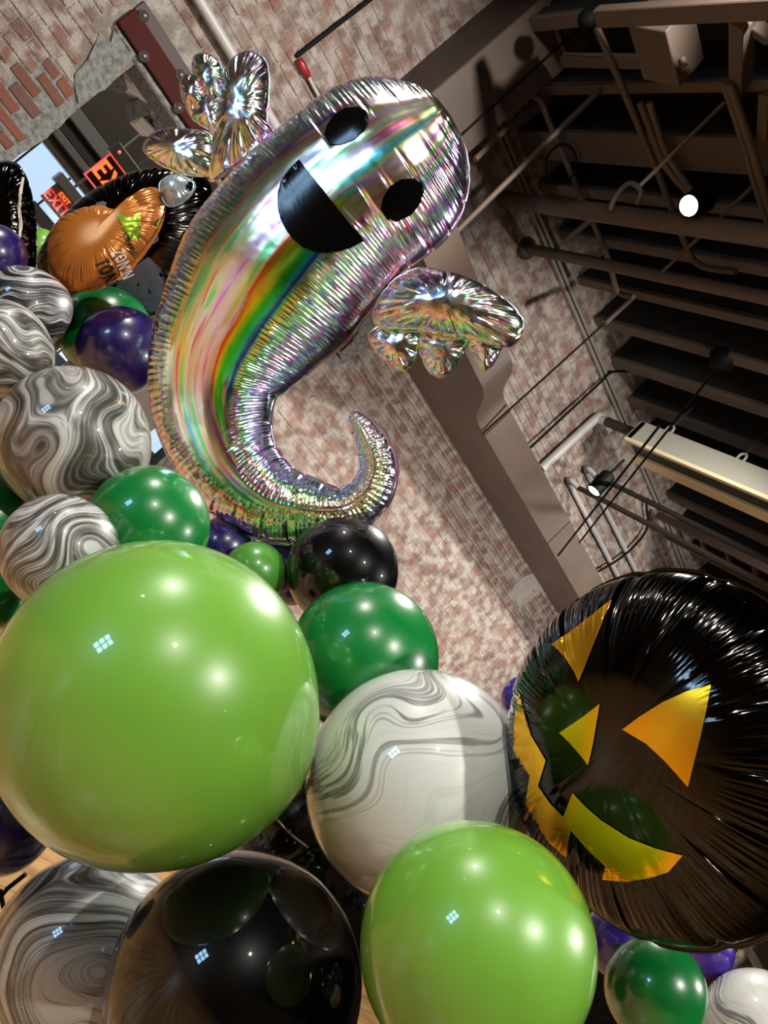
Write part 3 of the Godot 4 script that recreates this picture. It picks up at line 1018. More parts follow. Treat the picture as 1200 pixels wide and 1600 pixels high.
	for q in [
		[Vector3(1.2, 4.75, 3.4), Vector3(1.4, 2.6, 0.0), 20.0, "nearest the lintel"], [Vector3(3.9, 4.75, 3.1), Vector3(4.6, 2.8, 0.0), 16.0, "facing the middle of the brick wall"], [Vector3(6.3, 4.75, 3.3), Vector3(6.8, 2.6, 0.0), 17.0, "facing the far brick wall"],
		[Vector3(-1.4, 4.7, 2.3), Vector3(0.4, 2.0, 3.6), 11.0, "on the window side near the brick wall"], [Vector3(0.2, 4.75, 7.2), Vector3(0.9, 1.3, 3.9), 16.0, "behind the viewer"], [Vector3(-2.5, 4.75, 6.0), Vector3(0.6, 1.5, 3.8), 12.0, "between the viewer and the window"], [Vector3(4.0, 4.75, 6.5), Vector3(1.4, 1.0, 4.3), 12.0, "right of the viewer"], [Vector3(1.5, 4.75, 9.5), Vector3(0.5, 0.0, 9.0), 26.0, "over the back of the hall"], [Vector3(-3.5, 4.75, 2.0), Vector3(-3.0, 0.0, 4.0), 26.0, "over the floor by the window"]]:
		spot(q[0], q[1], 0.06, q[2], "black ceiling spotlight outside the frame, " + q[3], 44.0)

	# lamps on the floor behind the garland that wash the brick wall from below
	for q in [[Vector3(2.6, 0.5, 3.2), Vector3(2.9, 2.0, 0.0), 8.0, "first"], [Vector3(4.6, 0.5, 3.0), Vector3(4.9, 2.0, 0.0), 10.0, "second"], [Vector3(6.8, 0.5, 3.0), Vector3(7.0, 2.0, 0.0), 11.0, "third"]]:
		spot(q[0], q[1], 0.07, q[2], "black floor spotlight washing the brick wall, " + q[3] + " from the opening", 40.0)
	# light panel in the ceiling of the next room
	var pl := thing("light_panel", "square white light panel in the ceiling of the room beyond the opening", "ceiling light", Vector3(1.2, 4.385, -1.6))
	obj("panel", box_mesh(Vector3.ZERO, Vector3(1.2, 0.02, 0.6)), glow("panel_face", Color(1, 0.97, 0.92), 2.0), pl)
	var pa := AreaLight3D.new()
	pa.name = "panel_light"
	pa.area_size = Vector2(1.2, 0.6)
	pa.light_energy = 5.0
	pa.light_color = Color(1, 0.97, 0.92)
	pa.shadow_enabled = true
	pl.add_child(pa)
	pa.position.y = -0.02
	pa.rotation.x = -PI / 2

func bar(a: Vector3, b: Vector3, w: float, h: float) -> ArrayMesh:
	var y := (b - a).normalized()
	var x := Vector3.UP.cross(y)
	if x.length() < 0.1:
		x = Vector3.RIGHT
	x = x.normalized()
	return box_mesh((a + b) / 2, Vector3(w, (b - a).length(), h), 0.005, Basis(x, y, x.cross(y)))

func spot(where: Vector3, target: Vector3, r: float, energy: float, label: String, angle: float):
	var s := thing("spotlight", label, "spotlight", where, "" if not "outside" in label else "ceiling spotlights outside the frame")
	var d := (target - where).normalized()
	var y := -d
	var x := y.cross(Vector3(0.2, 0.1, 1)).normalized()
	var bs := Basis(x, y, x.cross(y))
	obj("can", lathe_mesh([Vector2(r * 0.86, 0.012), Vector2(r * 0.9, 0.0), Vector2(r, 0.0), Vector2(r * 1.02, 0.01), Vector2(r * 1.02, r * 3.0), Vector2(r * 0.9, r * 3.3), Vector2(0, r * 3.3)], 28, bs), M.black_housing, s)
	obj("lamp_face", lathe_mesh([Vector2(0, 0.010), Vector2(r * 0.6, 0.011), Vector2(r * 0.88, 0.014)], 28, Basis(bs.x, -bs.y, -bs.z), bs.y * 0.024), M.lamp_face, s)
	var hold := Vector3(0, 0.16, 0) if where.y > 1.0 else Vector3(0, -where.y - bs.y.y * r * 3.2, 0)
	obj("yoke", tube_mesh([bs.y * r * 3.2, bs.y * r * 3.2 + hold], 0.01, 8), M.black_housing, s)
	var l := SpotLight3D.new()
	l.name = "lamp"
	l.light_color = Color(1.0, 0.98, 0.945)
	l.light_energy = energy
	l.light_size = r * 0.8
	l.spot_range = 30.0
	l.spot_attenuation = 2.0
	l.spot_angle = angle
	l.spot_angle_attenuation = 0.9
	l.shadow_enabled = true
	s.add_child(l)
	l.position = d * 0.02
	l.basis = Basis.looking_at(d, Vector3(0.2, 0.1, 1).normalized())

func build_heater():
	var y0 := 4.42
	var a := on(975, 685, 1, y0)
	var b := on(989, 720, 1, y0)
	var wx := b.x - a.x
	var z0 := a.z
	var t := thing("linear_heater", "long pale grey linear heater with a dark slot hanging under the joists", "heater")
	var h := on(1003, 657, 0, a.x).y - y0
	var z1 := z0 + 3.6
	obj("housing", span(Vector3(a.x, y0 + 0.02, z0), Vector3(a.x + wx, y0 + h, z1), 0.006), M.heater_grey, t)
	obj("rim", span(Vector3(a.x - 0.004, y0 - 0.005, z0 - 0.004), Vector3(a.x + wx * 0.12, y0 + 0.03, z1), 0.004), M.heater_cream, t)
	obj("slot", span(Vector3(a.x + wx * 0.12, y0 + 0.012, z0 + 0.06), Vector3(a.x + wx * 0.6, y0 + 0.022, z1), 0.002), M.heater_slot, t)
	obj("reflector", span(Vector3(a.x + wx * 0.6, y0 - 0.02, z0 - 0.004), Vector3(a.x + wx, y0 + 0.03, z1), 0.008), M.heater_cream, t)
	obj("end_cap", span(Vector3(a.x, y0 - 0.004, z0 - 0.008), Vector3(a.x + wx, y0 + h * 0.98, z0 + 0.06), 0.006), M.heater_grey, t)
	for k in 4:
		var zz := z0 + 0.25 + k * 0.72
		obj("hook", tube_mesh(smooth_path([Vector3(a.x + 0.02, y0 + h - 0.01, zz), Vector3(a.x + 0.02, y0 + h + 0.05, zz), Vector3(a.x + 0.02, y0 + h + 0.07, zz + 0.03), Vector3(a.x + 0.02, y0 + h + 0.045, zz + 0.055), Vector3(a.x + 0.02, y0 + h - 0.01, zz + 0.06)], 4), 0.011, 8), M.white_pipe, t)
		obj("hanger", tube_mesh([Vector3(a.x + 0.02, y0 + h + 0.06, zz + 0.03), Vector3(a.x + 0.02, 4.96, zz + 0.03)], 0.006, 6), M.dark_pipe, t)

# ---------------------------------------------------------------- latex balloons
var skin: ArrayMesh
var knot: ArrayMesh

func make_balloon_meshes():
	var p := PackedVector3Array()
	var uv := PackedVector2Array()
	var W := 57
	var Hn := 72
	for j in Hn + 1:
		var a := TAU * j / Hn
		for i in W:
			var t := PI * i / (W - 1.0)
			var y := cos(t)
			var r := sin(t)
			var low := smoothstep(PI * 0.45, PI, t)
			y *= 1.0 + 0.16 * low
			r *= 1.0 - 0.05 * low
			p.append(Vector3(r * cos(a), y, -r * sin(a)))
			uv.append(Vector2(float(j) / Hn, float(i) / (W - 1)))
	skin = grid_mesh([{p = p, uv = uv, w = W, wrap = true, pole = Vector3.UP}])
	knot = lathe_mesh([Vector2(0.0, -1.12), Vector2(0.1, -1.14), Vector2(0.045, -1.19), Vector2(0.035, -1.22), Vector2(0.06, -1.24), Vector2(0.06, -1.26), Vector2(0.03, -1.28), Vector2(0.075, -1.36), Vector2(0.07, -1.37), Vector2(0, -1.3)], 14)

func balloon(called: String, x: float, y: float, R: float, d: float, m: Material, label: String, crown := Vector3(0.1, 0.25, 0.95), spin := 0.0, group := "latex balloons of the garland"):
	var v := ray(x, y)
	var r := R * d / F / ((1.0 + v.length()) / 2.0)
	var t := thing(called, label, "balloon", at(x, y, d), group)
	var up := eyev(crown).normalized()
	var side := up.cross(R0 + R1 * 0.37).normalized()
	t.basis = Basis(side, up, side.cross(up)) * Basis(Vector3.UP, spin)
	var b := obj("skin", skin, m, t)
	b.scale = Vector3.ONE * r
	var k := obj("knot", knot, m, t)
	k.scale = Vector3.ONE * r
	return t

func build_balloons():
	make_balloon_meshes()
	var big = balloon("lime_balloon", 245, 1094, 258, 1.488, M.lime, "largest lime green balloon, filling the left of the garland", Vector3(-0.56, 0.6, 0.56))
	var tip := obj("crown_spot", lathe_mesh([Vector2(0, 1.0035), Vector2(0.03, 1.003), Vector2(0.045, 1.0008), Vector2(0.05, 0.9985)], 20), latex("lime_deep", Color(0.33, 0.62, 0.17)), big)
	tip.scale = Vector3.ONE * 0.2845
	balloon("lime_balloon", 745, 1477, 196, 1.2, M.lime, "lime green balloon at the bottom edge, under the pale marbled balloon", Vector3(0.3, -0.2, 0.9))
	balloon("black_balloon", 368, 1540, 214, 1.528, M.black, "large shiny black balloon at the bottom edge", Vector3(0.2, 0.2, 0.9))
	balloon("marbled_balloon", 135, 1492, 163, 1.756, M.marble_rings, "grey marbled balloon with long curved rings, left of the large black balloon", Vector3(0.68, 0.12, 0.7), 0.6)
	balloon("green_balloon", 568, 1027, 119, 1.96, M.green, "dark green balloon between the largest lime balloon and the pale marbled one", Vector3(0.3, 0.3, 0.9))
	balloon("marbled_balloon", 655, 1226, 183, 1.66, M.marble_light, "pale grey and white marbled balloon beside the pumpkin balloon", Vector3(0.5, 0.5, 0.8), 3.1)
	balloon("black_balloon", 535, 892, 88, 2.12, M.black, "small black balloon under the curled tail of the silver balloon", Vector3(0.2, 0.5, 0.9))
	balloon("olive_balloon", 398, 895, 50, 2.11, M.olive_green, "small dull green balloon tucked behind the largest lime balloon", Vector3(0, 0.8, 0.6))
	balloon("marbled_balloon", 115, 690, 122, 2.0, M.marble_swirl, "large dark grey marbled balloon with deep swirls, touching the silver balloon", Vector3(-0.2, 0.4, 0.9), 1.1)
	balloon("marbled_balloon", 93, 862, 94, 1.667, M.marble_lines, "small grey marbled balloon with narrow stripes, resting on the largest lime balloon", Vector3(0.4, 0.7, 0.6), 0.4)
	balloon("green_balloon", 232, 822, 97, 1.883, M.green, "dark green balloon between the swirled marbled balloon and the largest lime balloon", Vector3(0.2, 0.6, 0.7))
	balloon("green_balloon", -22, 808, 74, 2.036, M.green, "dark green balloon cut by the left edge under the swirled marbled balloon", Vector3(0, 0.5, 0.8))
	balloon("green_balloon", -25, 935, 60, 1.9, M.green, "dark green balloon at the left edge, below the small striped marbled balloon", Vector3(0, 0.5, 0.8))
	balloon("marbled_balloon", 0, 545, 81, 2.053, M.marble_lines, "grey marbled balloon with fine stripes at the left edge", Vector3(-0.5, 0.3, 0.8), 2.0)
	balloon("marbled_balloon", 38, 483, 70, 2.258, M.marble_dark, "black and white striped marbled balloon below the black foil balloon at left", Vector3(-0.6, -0.3, 0.6), 2.2)
	balloon("black_balloon", 30, 492, 78, 2.55, M.black, "black balloon mostly hidden behind the black and white marbled balloon", Vector3(0, 0.5, 0.8))
	balloon("green_balloon", 165, 520, 75, 2.75, M.green, "dark green balloon behind the round purple balloon, left of the silver balloon", Vector3(0, 0.6, 0.8))
	balloon("purple_balloon", 190, 548, 71, 2.6, M.purple, "deep purple balloon against the silver balloon's left side", Vector3(0, 0.4, 0.9))
	balloon("purple_balloon", -10, 400, 54, 2.311, M.purple, "deep purple balloon at the left edge in front of the tall black foil balloon", Vector3(0, 0.4, 0.9))
	balloon("purple_balloon", 2, 1282, 90, 1.8, M.purple, "purple balloon at the left edge under the largest lime balloon", Vector3(0, 0.4, 0.9))
	balloon("green_balloon", 1024, 1548, 86, 1.458, M.green, "small green balloon at the bottom edge under the pumpkin balloon", Vector3(0.3, 0.4, 0.9))
	balloon("violet_balloon", 968, 1470, 60, 1.61, M.violet, "violet balloon squeezed between the lower lime balloon and the pumpkin balloon", Vector3(0, 0.4, 0.9))
	balloon("violet_balloon", 1098, 1480, 52, 1.75, M.violet, "small violet balloon peeping out under the scalloped rim of the pumpkin balloon", Vector3(0.4, 0, 0.9))
	balloon("marbled_balloon", 1190, 1620, 108, 1.6, M.marble_light, "pale marbled balloon cut off by the bottom right corner", Vector3(0, 0.6, 0.7), 1.0)
	balloon("violet_balloon", 818, 1092, 36, 2.0, M.violet, "sliver of a violet balloon behind the left rim of the pumpkin balloon", Vector3(0, 0.4, 0.9))
	balloon("purple_balloon", 455, 885, 62, 2.306, M.violet, "purple balloon hidden between the small black balloon and the small dull green one", Vector3(0, 0.4, 0.9))
	balloon("purple_balloon", 350, 858, 52, 2.23, M.purple, "purple balloon deep between the dark green balloon and the silver balloon", Vector3(0, 0.4, 0.9))
	balloon("black_balloon", 455, 1290, 95, 2.15, M.black, "black balloon deep in the gap above the large black balloon", Vector3(0, 0.4, 0.9))
	balloon("black_balloon", 510, 1400, 120, 2.1, M.black, "black balloon deep in the gap under the pale marbled balloon", Vector3(0, 0.4, 0.9))
	balloon("lime_balloon", 64, 392, 36, 3.3, M.lime, "distant lime green balloon between the two black foil balloons", Vector3(0, 0.4, 0.9))

# ---------------------------------------------------------------- foil balloons
func frame(x: float, y: float, d: float, n: Vector3, up: Vector3) -> Transform3D:
	var z := eyev(n).normalized()
	var yy := eyev(up)
	yy = (yy - z * yy.dot(z)).normalized()
	return Transform3D(Basis(yy.cross(z), yy, z), at(x, y, d))

func flat_px(T: Transform3D, x: float, y: float, z := 0.0) -> Vector2:
	var inv := T.affine_inverse()
	var o := inv * EYE
	var d := inv.basis * ray(x, y)
	var p := o + d * ((z - o.z) / d.z)
	return Vector2(p.x, p.y)

# the point of a foil's front where the line of sight through that pixel meets it, lifted a little
func hit(T: Transform3D, x: float, y: float, f: Callable, lift := 0.0015) -> Vector3:
	var inv := T.affine_inverse()
	var o := inv * EYE
	var d := inv.basis * ray(x, y)
	var near := (0.3 - o.z) / d.z
	var far := (-0.02 - o.z) / d.z
	var last := near
	for k in range(1, 49):
		var t := lerpf(near, far, k / 48.0)
		var p := o + d * t
		if p.z < f.call(Vector2(p.x, p.y)):
			for i in 10:
				var m := (last + t) / 2.0
				p = o + d * m
				if p.z < f.call(Vector2(p.x, p.y)):
					t = m
				else:
					last = m
			break
		last = t
	var e := 0.002
	var q := o + d * last
	var c := Vector2(q.x, q.y)
	var h0: float = f.call(c)
	var n := Vector3(h0 - f.call(c + Vector2(e, 0)), h0 - f.call(c + Vector2(0, e)), e).normalized()
	n.z = maxf(n.z, 0.3)
	return Vector3(q.x, q.y, q.z) + n.normalized() * lift

func patch(T: Transform3D, px: Array, f: Callable, levels := 4, lift := 0.0015) -> ArrayMesh:
	var poly := PackedVector2Array()
	for q in px:
		poly.append(Vector2(q[0], q[1]))
	var ix := Geometry2D.triangulate_polygon(poly)
	var tris := []
	for i in range(0, ix.size(), 3):
		tris.append([poly[ix[i]], poly[ix[i + 1]], poly[ix[i + 2]]])
	for l in levels:
		var next := []
		for t in tris:
			var a: Vector2 = (t[0] + t[1]) / 2
			var b: Vector2 = (t[1] + t[2]) / 2
			var c: Vector2 = (t[2] + t[0]) / 2
			next.append_array([[t[0], a, c], [a, t[1], b], [c, b, t[2]], [a, b, c]])
		tris = next
	var st := stool()
	st.set_smooth_group(0)
	var known := {}
	for t in tris:
		var v := []
		for p in t:
			if not known.has(p):
				known[p] = hit(T, p.x, p.y, f, lift)
			v.append(known[p])
		tri(st, v[0], v[1], v[2], Vector3(0, 0, 1))
	return flat(st)

class Pillow:
	var pts := PackedVector2Array()    # the seam, round the centre
	var arc := PackedFloat32Array()
	var ang := PackedFloat32Array()
	var c := Vector2.ZERO
	var h := 0.1
	var power := 2.2
	var amp := 0.002
	var lam := 0.012
	var fold := 0.004
	var fold_len := 0.09
	var crumple := 0.0
	var rim := 0.005
	var window := 0.55
	var n := FastNoiseLite.new()
	var cn := FastNoiseLite.new()

	func set_seam(corner: PackedVector2Array, count: int, rounded := true):
		var dense := PackedVector2Array()
		var m := corner.size()
		var area := 0.0
		for i in m:
			area += corner[i].cross(corner[(i + 1) % m])
		if area < 0.0:
			corner.reverse()
		for i in m:
			for k in 12:
				var t := k / 12.0
				dense.append(corner[i].cubic_interpolate(corner[(i + 1) % m], corner[(i - 1 + m) % m], corner[(i + 2) % m], t) if rounded else corner[i].lerp(corner[(i + 1) % m], t))
		var total := 0.0
		for i in dense.size():
			total += dense[i].distance_to(dense[(i + 1) % dense.size()])
		var step := total / count
		pts.clear()
		var run := 0.0
		var i := 0
		var left := 0.0
		while pts.size() < count:
			var a := dense[i % dense.size()]
			var b := dense[(i + 1) % dense.size()]
			var l := a.distance_to(b)
			while left <= l and pts.size() < count:
				pts.append(a.lerp(b, left / maxf(l, 1e-9)) - c)
				arc.append(run)
				run += step
				left += step
			left -= l
			i += 1
		var last := pts[0].angle()
		for q in pts:
			var a2 := q.angle()
			while a2 < last - PI:
				a2 += TAU
			last = maxf(a2, last)
			ang.append(last)

	func z(rho: float, s: float) -> float:
		var v := h * pow(maxf(0.0, 1.0 - pow(rho, power)), 0.55)
		if rho > window * 0.8:
			var w := smoothstep(window * 0.8, window + 0.3, rho) * (1.0 - pow(rho, 14.0))
			v += w * amp * sin(TAU * s / lam + 5.0 * n.get_noise_2d(s * 30.0, 0.0)) * (1.0 + n.get_noise_2d(s * 60.0, rho * 9.0))
			var f := absf(sin(PI * s / fold_len + 1.2 * n.get_noise_2d(s * 8.0, 3.0)))
			v -= w * fold * (1.0 - smoothstep(0.0, 0.35, f)) * 2.0
		return v

	func extra(p: Vector2, rho: float) -> float:
		return 0.0 if crumple == 0.0 else crumple * cn.get_noise_2d(p.x, p.y) * (1.0 - pow(rho, 6.0))

	func seam(j: int) -> Vector2:
		var q := pts[j % pts.size()]
		var f := absf(sin(PI * arc[j % pts.size()] / fold_len))
		return q * (1.0 - 0.35 * fold / maxf(q.length(), 0.02) * (1.0 - smoothstep(0.0, 0.5, f)) * 2.0)

	func height(p: Vector2) -> float:
		var q := p - c
		var a := q.angle()
		while a < ang[0]:
			a += TAU
		var i := ang.bsearch(a)
		var i0 := (i - 1 + pts.size()) % pts.size()
		var i1 := i % pts.size()
		var a0 := pts[i0]
		var e := pts[i1] - a0
		var dir := q.normalized()
		var den := dir.cross(e)
		var R: float = a0.cross(e) / den if absf(den) > 1e-9 else a0.length()
		var rho := clampf(q.length() / maxf(R, 1e-4), 0.0, 1.0)
		return z(rho, arc[i0]) + extra(p, rho)

func new_pillow(T: Transform3D, px: Array, centre: Array, h: float, count: int, seed_: int, opts := {}) -> Pillow:
	var P := Pillow.new()
	P.n.seed = seed_
	P.n.frequency = 1.0
	P.cn.seed = seed_
	P.cn.noise_type = FastNoiseLite.TYPE_CELLULAR
	P.cn.cellular_return_type = FastNoiseLite.RETURN_DISTANCE
	P.cn.frequency = 16.0
	P.cn.fractal_octaves = 2
	P.c = flat_px(T, centre[0], centre[1])
	P.h = h
	for k in opts:
		P.set(k, opts[k])
	var cor := PackedVector2Array()
	for q in px:
		cor.append(flat_px(T, q[0], q[1]))
	P.set_seam(cor, count)
	return P

func pillow_mesh(P: Pillow, M_rings := 30, at_z := 0.0) -> ArrayMesh:
	var sheets := []
	var N := P.pts.size()
	for face in [1.0, -1.0]:
		var p := PackedVector3Array()
		var uv := PackedVector2Array()
		var W := M_rings + 3
		for j in N + 1:
			var e := P.seam(j)
			var s: float = P.arc[j % N]
			for i in W:
				var rho := minf(1.0, float(i) / M_rings)
				rho = 1.0 - pow(1.0 - rho, 1.6)
				var q := P.c + e * rho
				var z := P.z(rho, s) + P.extra(q, rho)
				if i > M_rings:
					q = P.c + e + e.normalized() * P.rim * (i - M_rings) / 2.0
					z = 0.0008 * (M_rings + 2 - i)
				p.append(Vector3(q.x, q.y, at_z + z * face))
				uv.append(Vector2(q.x, q.y) * 2.2)
		sheets.append({p = p, uv = uv, w = W, wrap = true, sign = face, pole = Vector3(0, 0, face)})
	return grid_mesh(sheets)

# the silver figure: a pillow swept along a bent line from the tip of the tail to the top of the head
var spine := []                        # [point, half width, thickness] in the figure's plane
var along := PackedFloat32Array()

func ghost_profile(u: float) -> float:
	return pow(maxf(0.0, 1.0 - pow(absf(u), 2.4)), 0.58)

func ghost_height(p: Vector2) -> float:
	var best := 1e9
	var bi := 0
	for i in range(0, spine.size(), 6):
		var d: float = p.distance_squared_to(spine[i][0])
		if d < best:
			best = d
			bi = i
	var a: Vector2 = spine[maxi(bi - 3, 0)][0]
	var b: Vector2 = spine[mini(bi + 3, spine.size() - 1)][0]
	var t := (b - a).normalized()
	var u: float = clampf((p - spine[bi][0]).dot(Vector2(-t.y, t.x)) / spine[bi][1], -1.0, 1.0)
	return spine[bi][2] * ghost_profile(u)

func build_ghost():
	var T := frame(470, 470, 2.2, Vector3(-0.2, 0.06, 0.97), Vector3(0, 1, 0))
	var g := thing("ghost_balloon", "tall silver holographic foil balloon shaped as a smiling ghost with a curled tail", "balloon", T.origin)
	g.basis = T.basis
	var key := [[549, 645, 4], [553, 650, 10], [572, 676, 20], [587, 708, 26], [591, 740, 29], [575, 776, 32], [540, 797, 33], [487, 799, 49], [426, 784, 61], [373, 741, 75], [344, 686, 89], [333, 623, 107], [345, 565, 126], [374, 507, 143], [418, 441, 163], [474, 371, 162], [532, 312, 157], [585, 272, 156]]
	var k3 := []
	for q in key:
		var a := flat_px(T, q[0], q[1])
		k3.append(Vector3(a.x, a.y, q[2] * 2.2 / F))
	# head: a round end
	var c: Vector3 = k3[-1]
	var c2 := Vector2(c.x, c.y)
	var dir := (flat_px(T, 702, 182) - c2)
	var head := dir.length()
	dir = dir.normalized()
	var path := smooth_path(k3, 40)
	var raw_ := []
	for v in path:
		raw_.append([Vector2(v.x, v.y), v.z])
	for k in range(1, 60):
		var t := sin(PI / 2 * k / 60.0)
		raw_.append([c2 + dir * head * t, c.z * sqrt(1.0 - t * t)])
	# even steps along the line
	var total := 0.0
	for i in raw_.size() - 1:
		total += raw_[i][0].distance_to(raw_[i + 1][0])
	var rows := 1150
	var step := total / rows
	var run := 0.0
	var need := 0.0
	for i in raw_.size() - 1:
		var l: float = raw_[i][0].distance_to(raw_[i + 1][0])
		while need <= run + l and spine.size() <= rows:
			var f := (need - run) / maxf(l, 1e-9)
			var hw: float = lerpf(raw_[i][1], raw_[i + 1][1], f)
			spine.append([raw_[i][0].lerp(raw_[i + 1][0], f), hw, hw * lerpf(0.85, 0.52, smoothstep(0.05, 0.2, hw))])
			along.append(need)
			need += step
		run += l
	var nz := FastNoiseLite.new()
	nz.seed = 4
	nz.frequency = 1.0
	var H := spine.size()
	var W := 57
	var sheets := []
	var cols := PackedFloat32Array()
	for i in W:
		var x := 2.0 * i / (W - 1.0) - 1.0
		cols.append(signf(x) * (1.0 - pow(1.0 - absf(x), 1.45)))
	for face in [1.0, -1.0]:
		var p := PackedVector3Array()
		var uv := PackedVector2Array()
		for j in H:
			var a: Vector2 = spine[maxi(j - 4, 0)][0]
			var b: Vector2 = spine[mini(j + 4, H - 1)][0]
			var t := (b - a).normalized()
			var nrm := Vector2(-t.y, t.x)
			var s := along[j]
			var hw: float = spine[j][1]
			var th: float = spine[j][2]
			var tail := 1.0 - smoothstep(0.09, 0.17, hw)
			# deep folds across the tail, shallow ones round the head
			var ph := s / 0.062 + 0.35 * nz.get_noise_1d(s * 9.0)
			var fd := 1.0 - smoothstep(0.0, 0.16, absf(ph - roundf(ph)))
			var jit := nz.get_noise_1d(s * 22.0)
			var headward := smoothstep(0.78, 0.86, s / total)
			for i in W + 2:
				var ii := clampi(i - 1, 0, W - 1)
				var u := cols[ii]
				var outer := -u                     # the outside of the tail's bend
				var cut := fd * (0.05 * tail + 0.016 * headward) * smoothstep(0.3, 1.0, absf(u))
				var wd := hw * (1.0 - cut)
				var z := th * ghost_profile(u) * (1.0 - fd * (0.16 * tail + 0.05 * headward) * smoothstep(0.1, 0.7, absf(u)))
				var win := smoothstep(0.45, 0.72, absf(u) + 0.12 * nz.get_noise_2d(s * 6.0, signf(u) * 3.0) + 0.45 * tail) * (1.0 - pow(absf(u), 10.0))
				z += win * (0.0021 * sin(TAU * s / 0.0125 + 4.0 * jit) * (0.8 + 0.8 * nz.get_noise_2d(s * 40.0, u * 3.0)) + 0.003 * nz.get_noise_2d(s * 26.0, u * 7.0)) * minf(1.0, hw / 0.04)
				z += (1.0 - win) * 0.0035 * nz.get_noise_2d(s * 2.5 + u * 4.0, u * 2.0)
				var q: Vector2 = spine[j][0] + nrm * u * wd
				if i == 0 or i == W + 1:
					q += nrm * signf(u) * 0.006 * minf(1.0, hw / 0.03)
					z = 0.0
				p.append(Vector3(q.x, q.y, z * face))
				uv.append(Vector2(s / total, (u + 1.0) * 0.5))
		sheets.append({p = p, uv = uv, w = W + 2, sign = -face, pole = Vector3(0, 0, face)})
	obj("body", grid_mesh(sheets), M.holo, g)
	# face
	for e in [[[507, 212], [512, 196], [523, 180], [540, 170], [560, 168], [573, 174], [576, 187], [569, 204], [553, 219], [533, 227], [515, 226]], [[595, 326], [599, 308], [609, 292], [626, 281], [646, 279], [659, 287], [662, 301], [656, 319], [642, 336], [622, 346], [604, 342]]]:
		tag(obj("eye", patch(T, e, ghost_height, 3, 0.004), M.face_black, g), "printed glossy black eye")
	tag(obj("mouth", patch(T, [[468, 250], [452, 265], [440, 282], [435, 301], [434, 322], [438, 341], [446, 358], [457, 373], [472, 385], [490, 392], [510, 395], [530, 393], [549, 387], [568, 377]], ghost_height, 4, 0.004), M.face_black, g), "printed glossy black smiling mouth")
	# hands
	var op := {crumple = 0.008, amp = 0.0012, lam = 0.011, fold = 0.004, fold_len = 0.055, rim = 0.004, window = 0.5}
	var arm := new_pillow(T, [[588, 486], [615, 445], [655, 424], [690, 428], [715, 433], [740, 441], [768, 457], [792, 474], [808, 490], [818, 508], [812, 530], [795, 545], [772, 544], [742, 535], [700, 530], [660, 522], [620, 520], [594, 512]], [700, 486], 0.055, 220, 31, op)
	var right := obj("hand", pillow_mesh(arm, 26, 0.02), M.holo_hand, g)
	for f in [[[578, 522], [610, 505], [655, 513], [654, 545], [643, 570], [628, 578], [605, 565], [586, 545]], [[652, 522], [690, 512], [731, 520], [724, 550], [707, 578], [690, 588], [674, 583], [661, 560]], [[728, 524], [755, 518], [787, 532], [777, 555], [766, 573], [754, 577], [742, 556]]]:
		finger(T, f, right, op)
	var palm := new_pillow(T, [[326, 280], [328, 235], [333, 180], [344, 130], [354, 100], [371, 82], [390, 77], [408, 86], [417, 105], [418, 140], [415, 185], [424, 205], [395, 235], [360, 262]], [378, 175], 0.055, 220, 37, op)
	var left := obj("hand", pillow_mesh(palm, 26, -0.01), M.holo_hand, g)
	for f in [[[302, 92], [315, 84], [331, 88], [345, 102], [350, 128], [346, 160], [330, 175], [313, 145], [303, 115]], [[281, 132], [293, 117], [311, 121], [324, 135], [321, 165], [301, 181], [288, 160]], [[300, 181], [322, 138], [342, 160], [347, 190], [338, 220], [326, 202]], [[224, 232], [235, 212], [260, 201], [292, 203], [326, 209], [332, 240], [328, 272], [300, 274], [270, 266], [240, 250]]]:
		finger(T, f, left, op)

func finger(T: Transform3D, f: Array, hand: Node3D, op: Dictionary):
	var m := Vector2.ZERO
	for q in f:
		m += Vector2(q[0], q[1]) / f.size()
	var P := new_pillow(T, f, [m.x, m.y], 0.03, 90, int(m.x), op)
	obj("finger", pillow_mesh(P, 18, 0.0), M.holo_hand, hand)

